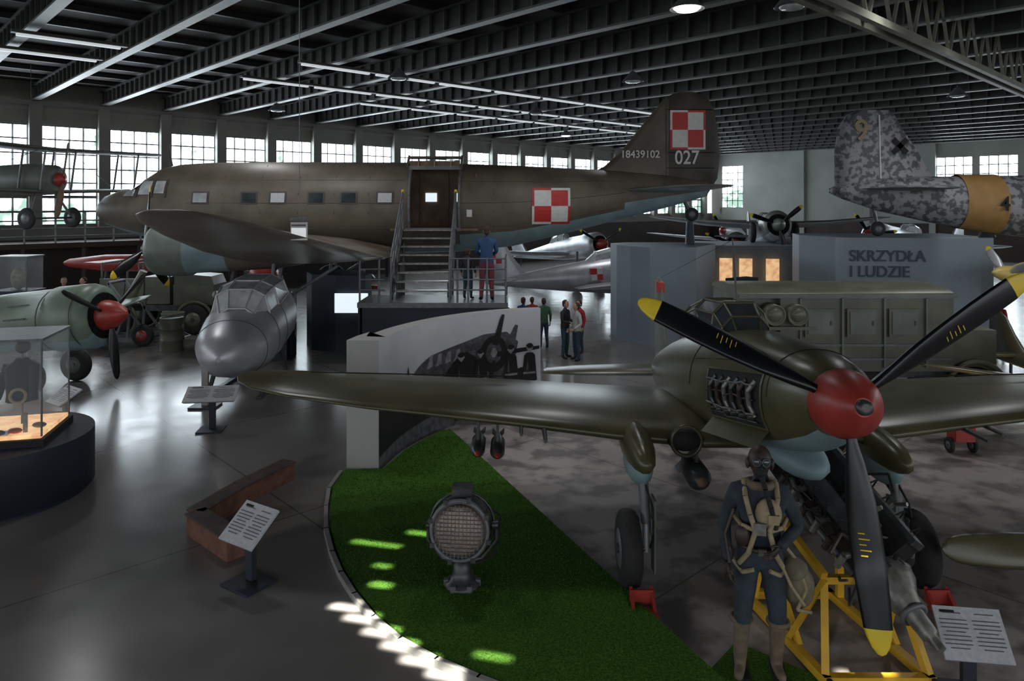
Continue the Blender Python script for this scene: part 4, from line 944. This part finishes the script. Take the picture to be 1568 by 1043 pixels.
def person(name,x,y,z,h,head,top,bot,hair=hairB,shoe=blackm,arms=None,legs=None,fat=1,pilot=False,skinm=skin,sleeve=None):
    J={'pelvis':((0,0,.95),(.155*fat,.12*fat)),'spine':((0,.0,1.12),(.14*fat,.115*fat)),'chest':((0,.0,1.32),(.165*fat,.125*fat)),'neck':((0,0,1.49),.058),'hb':((0,-.01,1.56),.058)}
    A_=arms or {'L':((.25,.03,1.14),(.27,-.06,.9)),'R':((-.25,.03,1.14),(-.27,-.06,.9))}
    G_=legs or {'L':((.11,-.02,.5),(.13,.02,.1)),'R':((-.11,-.02,.5),(-.13,.02,.1))}
    E=[('pelvis','spine'),('spine','chest'),('chest','neck'),('neck','hb')]
    for s_,sg in(('L',1),('R',-1)):
        el,wr=A_[s_];kn,an=G_[s_]
        J['sh'+s_]=((sg*.185,0,1.41),.075*fat);J['el'+s_]=(el,.052*fat);J['wr'+s_]=(wr,.036*fat)
        J['hip'+s_]=((sg*.09,0,.88),.105*fat);J['kn'+s_]=(kn,.07*fat);J['an'+s_]=(an,.05*fat);J['he'+s_]=((an[0],an[1]-.02,.045),.045);J['to'+s_]=((an[0]+sg*.03,an[1]-.17,.035),.036)
        E+=[('chest','sh'+s_),('sh'+s_,'el'+s_),('el'+s_,'wr'+s_),('pelvis','hip'+s_),('hip'+s_,'kn'+s_),('kn'+s_,'an'+s_),('an'+s_,'he'+s_),('he'+s_,'to'+s_)]
    vs,fs=skinbody(J,E)
    segs=[(V(J[a][0]),V(J[c][0]),('arm' if a[:2] in('sh','el') else 'leg' if a[:2] in('hi','kn') else 'foot' if a[:2] in('an','he') else 'neck' if a=='neck' else 'torso')) for a,c in E]
    ms=[]
    bt=.42 if pilot else .1
    for f in fs:
        c=sum((vs[i] for i in f),V())/len(f);d=min(segs,key=lambda s:segd(c,s[0],s[1])-(.08 if s[2]=='torso' else 0));k=d[2]
        if k=='foot' or (k=='leg' and c.z<bt): m=shoe
        elif k=='leg' : m=bot
        elif k=='neck': m=skinm if c.z>1.5 else top
        elif k=='torso': m=top if c.z>.9 else bot
        else: m=top
        ms.append(m)
    b=B(name);k=h/1.77;b.M=Matrix.Translation((x,y,z))@Matrix.Rotation(math.radians(head),4,'Z')@Matrix.Scale(k,4)
    b.add(vs,fs,ms,True)
    hc=V((0,-.02,1.655));hm=leather if pilot else skinm
    rings=[]
    for t,rx,ry,dy in((-.118,.012,.02,-.035),(-.11,.035,.04,-.03),(-.09,.05,.06,-.02),(-.05,.064,.082,-.005),(0,.073,.094,0),(.04,.076,.098,.005),(.08,.066,.085,.01),(.105,.042,.055,.012),(.118,.01,.012,.012)):
        rings.append([hc+V((rx*math.cos(2*math.pi*q/16),dy+ry*math.sin(2*math.pi*q/16),t)) for q in range(16)])
    b.loft(rings,hm,True)
    b.ell(hc+V((0,-.1,-.015)),(.012,.016,.026),skinm if not pilot else blackm,n=8,k=6)
    for sg in(-1,1):
        b.ell(hc+V((sg*.03,-.088,.008)),(.013,.008,.008),white if not pilot else glass_dk,n=8,k=6);b.ell(hc+V((sg*.03,-.095,.008)),(.005,.004,.005),blackm,n=6,k=5)
        b.ell(hc+V((sg*.076,.005,-.01)),(.01,.02,.03),hm,n=8,k=6);b.ell(hc+V((sg*.03,-.09,.03)),(.016,.006,.004),hair,n=8,k=4)
    b.ell(hc+V((0,-.09,-.06)),(.022,.008,.006),redflat if not pilot else blackm,n=8,k=4)
    if not pilot:
        b.ell(hc+V((0,.022,.035)),(.084,.095,.095),hair,n=16)
        b.ell(hc+V((0,.05,-.02)),(.07,.06,.08),hair,n=12)
    else:
        b.ell(hc+V((0,.012,.02)),(.09,.105,.11),leather,n=16);b.ell(hc+V((0,-.085,-.05)),(.045,.04,.05),blackm)
        for sg in(-1,1): b.torus(hc+V((sg*.035,-.1,.03)),(sg*.2,-1,0),.03,.008,steel,16,6);b.ell(hc+V((sg*.035,-.1,.03)),(.026,.01,.026),glass_dk);b.ell(hc+V((sg*.09,.01,-.01)),(.02,.04,.045),leather)
        b.path([hc+V((0,-.12,-.07)),hc+V((.02,-.16,-.15)),hc+V((.06,-.17,-.28)),(.1,-.16,1.2)],.02,blackm,10)
    for s_,sg in(('L',1),('R',-1)):
        el,wr=V(A_[s_][0]),V(A_[s_][1]);d=(wr-el).normalized();sd=d.cross(V((sg,0,0)));sd=sd.normalized() if sd.length>.1 else V((0,-1,0))
        if sd.y>0: sd=-sd
        nn=d.cross(sd).normalized();nn=nn if nn.x*sg<0 else -nn
        hmm=leather if pilot else skinm
        Rm=Matrix((sd,nn,d)).transposed();b.ell(wr+d*.055,(.04,.018,.055),hmm,R=Rm,n=10,k=7)
        for q,(o_,ln) in enumerate(((.03,.07),(.01,.078),(-.01,.072),(-.029,.058))):
            p=wr+d*.09+sd*o_;p1=p+d*ln*.55+nn*.01;p2=p1+d*ln*.35+nn*.025;b.tube(p,p1,.0095,.0085,hmm,7);b.tube(p1,p2,.0085,.007,hmm,7);b.ell(p1,(.009,.009,.009),hmm,n=7,k=5);b.ell(p2,(.007,.007,.007),hmm,n=7,k=5)
        p=wr+d*.03+sd*.035;p1=p+d*.035+sd*.025+nn*.01;p2=p1+d*.03+nn*.012;b.tube(p,p1,.011,.01,hmm,7);b.tube(p1,p2,.01,.008,hmm,7)
    b.ell((0,0,1.47),(.085,.075,.035),top,n=14,k=6)
    return b
blueJ=mk('blue_jacket',(.015,.06,.15),.7,0,.15,8);redT=mk('red_trousers',(.16,.03,.04),.7,0,.15,8);darkJ=mk('dark_jacket',(.02,.02,.024),.7,0,.2,8);jean=mk('denim',(.03,.05,.09),.8,0,.2,8)
tealT=mk('teal_trousers',(.02,.06,.08),.8,0,.2,8);whiteJ=mk('white_shirt',(.45,.45,.45),.7,0,.1,8);redJ=mk('red_jacket',(.35,.02,.03),.7,0,.1,8);greenJ=mk('green_jacket',(.05,.12,.06),.7,0,.1,8)
person('visitor_man',-.62,17.6,PZ,1.82,185,blueJ,redT,arms={'L':((.24,-.02,1.16),(.12,-.22,1.05)),'R':((-.24,-.02,1.16),(-.12,-.22,1.05))}).done()
person('visitor_child',-1.1,17.9,PZ,1.25,160,darkJ,tealT).done()
person('visitor_boy',1.33,18.0,0,1.45,60,darkJ,tealT,arms={'L':((.24,-.02,1.16),(.1,-.24,1.1)),'R':((-.24,-.02,1.16),(-.1,-.24,1.1))}).done()
person('visitor_boy',1.6,17.75,0,1.42,-70,whiteJ,jean,arms={'L':((.25,.03,1.14),(.2,-.18,1.0)),'R':((-.25,.03,1.14),(-.22,-.15,.95))}).done()
b=person('visitor_child',1.75,18.6,0,1.36,-60,redJ,jean);b.done()
for x,y,h,c,d in((-6.3,19.4,1.45,darkJ,120),(-6.5,18.7,1.35,blueJ,200),(-5.95,18.3,1.35,darkJ,90),(-6.95,19.2,1.5,redJ,150),(-6.4,20.1,1.35,darkJ,0),(-6.15,17.7,1.3,darkJ,60),(-5.6,17.9,1.3,greenJ,170)): person('visitor_child',x,y,0,h,d,c,jean if c is darkJ else darkJ).done()
for x,y,h,c,d in((.3,19.2,1.36,blueJ,150),(.55,19.7,1.3,redJ,170),(.85,19.2,1.34,greenJ,200)): person('visitor_child',x,y,0,h,d,c,jean).done()
for x,y,h,c,d in((-13.1,21,1.7,redJ,30),(-12.4,20.8,1.72,darkJ,-20),(12.7,19.0,1.3,darkJ,90),(13.1,19.3,1.25,redJ,120)): person('visitor_adult' if h>1.5 else 'visitor_child',x,y,0,h,d,c,darkJ).done()
b=person('pilot_mannequin',2.05,5.95,.016,1.86,-12,suit,suit,shoe=boot,pilot=True,fat=1.08,
  arms={'L':((.3,.02,1.17),(.12,-.2,1.08)),'R':((-.27,.02,1.15),(-.25,-.12,.9))},legs={'L':((.13,-.04,.5),(.13,.03,.1)),'R':((-.13,-.04,.5),(-.15,-.02,.1))})
for sg in(-1,1):
    b.path([(sg*.11,.1,1.46),(sg*.12,-.02,1.5),(sg*.12,-.12,1.42),(sg*.09,-.17,1.3),(sg*.05,-.175,1.18),(sg*.1,-.16,1.0),(sg*.16,-.08,.88)],.02,strap,8)
    b.path([(sg*.05,-.17,1.18),(sg*.15,-.13,1.2),(sg*.2,0,1.22)],.018,strap,8)
    b.path([(sg*.06,-.13,.86),(sg*.14,-.1,.82),(sg*.2,.02,.86)],.018,strap,8)
b.torus((0,0,1.02),(0,0,1),.165,.018,leather,24);b.box((0,-.18,1.02),(.06,.02,.05),chrome)
b.box((-.02,-.185,1.2),(.09,.03,.09),chrome);b.ell((.05,-.13,1.3),(.1,.06,.12),strap);b.ell((-.14,-.14,1.12),(.06,.04,.08),leather);b.box((.08,-.18,1.28),(.08,.04,.07),strap)
b.torus((0,0,1.48),(0,.1,1),.09,.035,boot,20)
for sg in(-1,1):
    b.torus((sg*.14,0,.41),(0,0,1),.075,.02,boot,16);b.box((sg*.14,.0,.012),(.11,.3,.02),blackm)
b.ell((.3,.05,.68),(.12,.1,.17),canvas);b.ell((.26,.0,.84),(.1,.08,.09),canvas);b.path([(.2,-.02,1.0),(.28,.0,.9),(.34,-.04,.7),(.27,-.06,.55),(.38,-.02,.52)],.014,strap)
b.path([(.15,-.1,.9),(.22,-.12,.75),(.32,-.08,.6)],.012,strap)
b.path([(-.2,-.08,1.3),(-.27,-.1,1.1),(-.24,-.14,.9),(-.28,-.1,.75)],.013,leather);b.ell((-.25,-.08,.95),(.05,.04,.08),leather)
b.done()
# ------------------------------------------------------------ lights
w=bpy.data.worlds.new('World');sc.world=w;w.use_nodes=True
w.node_tree.nodes['Background'].inputs['Color'].default_value=(.93,.96,1,1);w.node_tree.nodes['Background'].inputs['Strength'].default_value=1.75
# unseen area lamps added under the roof for sun streaks: long side of each beam lies along world X
def beamlight(x,y,wd,ln,e):
    l=bpy.data.lights.new('sun_streak_lamp','AREA');l.shape='RECTANGLE';l.size=wd;l.size_y=ln;l.energy=e;l.color=(1,.95,.86);l.spread=math.radians(1)
    src=V((x-1.4,y-3.4,7.9));z=(src-V((x,y,0))).normalized();xx=(V((1,-.25,0))-z*z.dot(V((1,-.25,0)))).normalized();yy=z.cross(xx)
    o=bpy.data.objects.new('sun_streak_lamp',l);M=Matrix((xx,yy,z)).transposed().to_4x4();M.translation=src;o.matrix_world=M;sc.collection.objects.link(o)
for x,y,wd,ln,e in((-1.62,6.92,.34,.05,1.3),(-1.40,6.72,.34,.05,1.3),(-1.18,6.5,.34,.05,1.3),(-.98,6.3,.32,.05,1.3),(-.78,6.1,.32,.05,1.3),(-.55,5.92,.3,.05,1.2),(-1.5,8.1,.6,.05,.7),(-1.0,8.35,.4,.05,.5),(-1.3,7.6,.3,.03,.35),(-1.35,7.25,.3,.04,.6),(-.15,6.1,.3,.04,.4),(2.9,5.9,.4,.06,.5)):
    beamlight(x,y,wd,ln,e)
# unseen spots without fixtures, added to brighten the floor and exhibits
for x,y,e in((-4.5,11.5,260),(-10,16.5,380),(0.5,11,190),(1.5,16,380),(7,12.5,280),(-5.5,17.5,400),(10.5,15,360),(4,24,420),(-8,22,300)):
    l=bpy.data.lights.new('fill_spot','SPOT');l.energy=e;l.spot_size=math.radians(140);l.spot_blend=1;l.shadow_soft_size=.35;l.color=(.97,.98,1)
    o=bpy.data.objects.new('fill_spot',l);o.location=(x,y,7.7);sc.collection.objects.link(o)
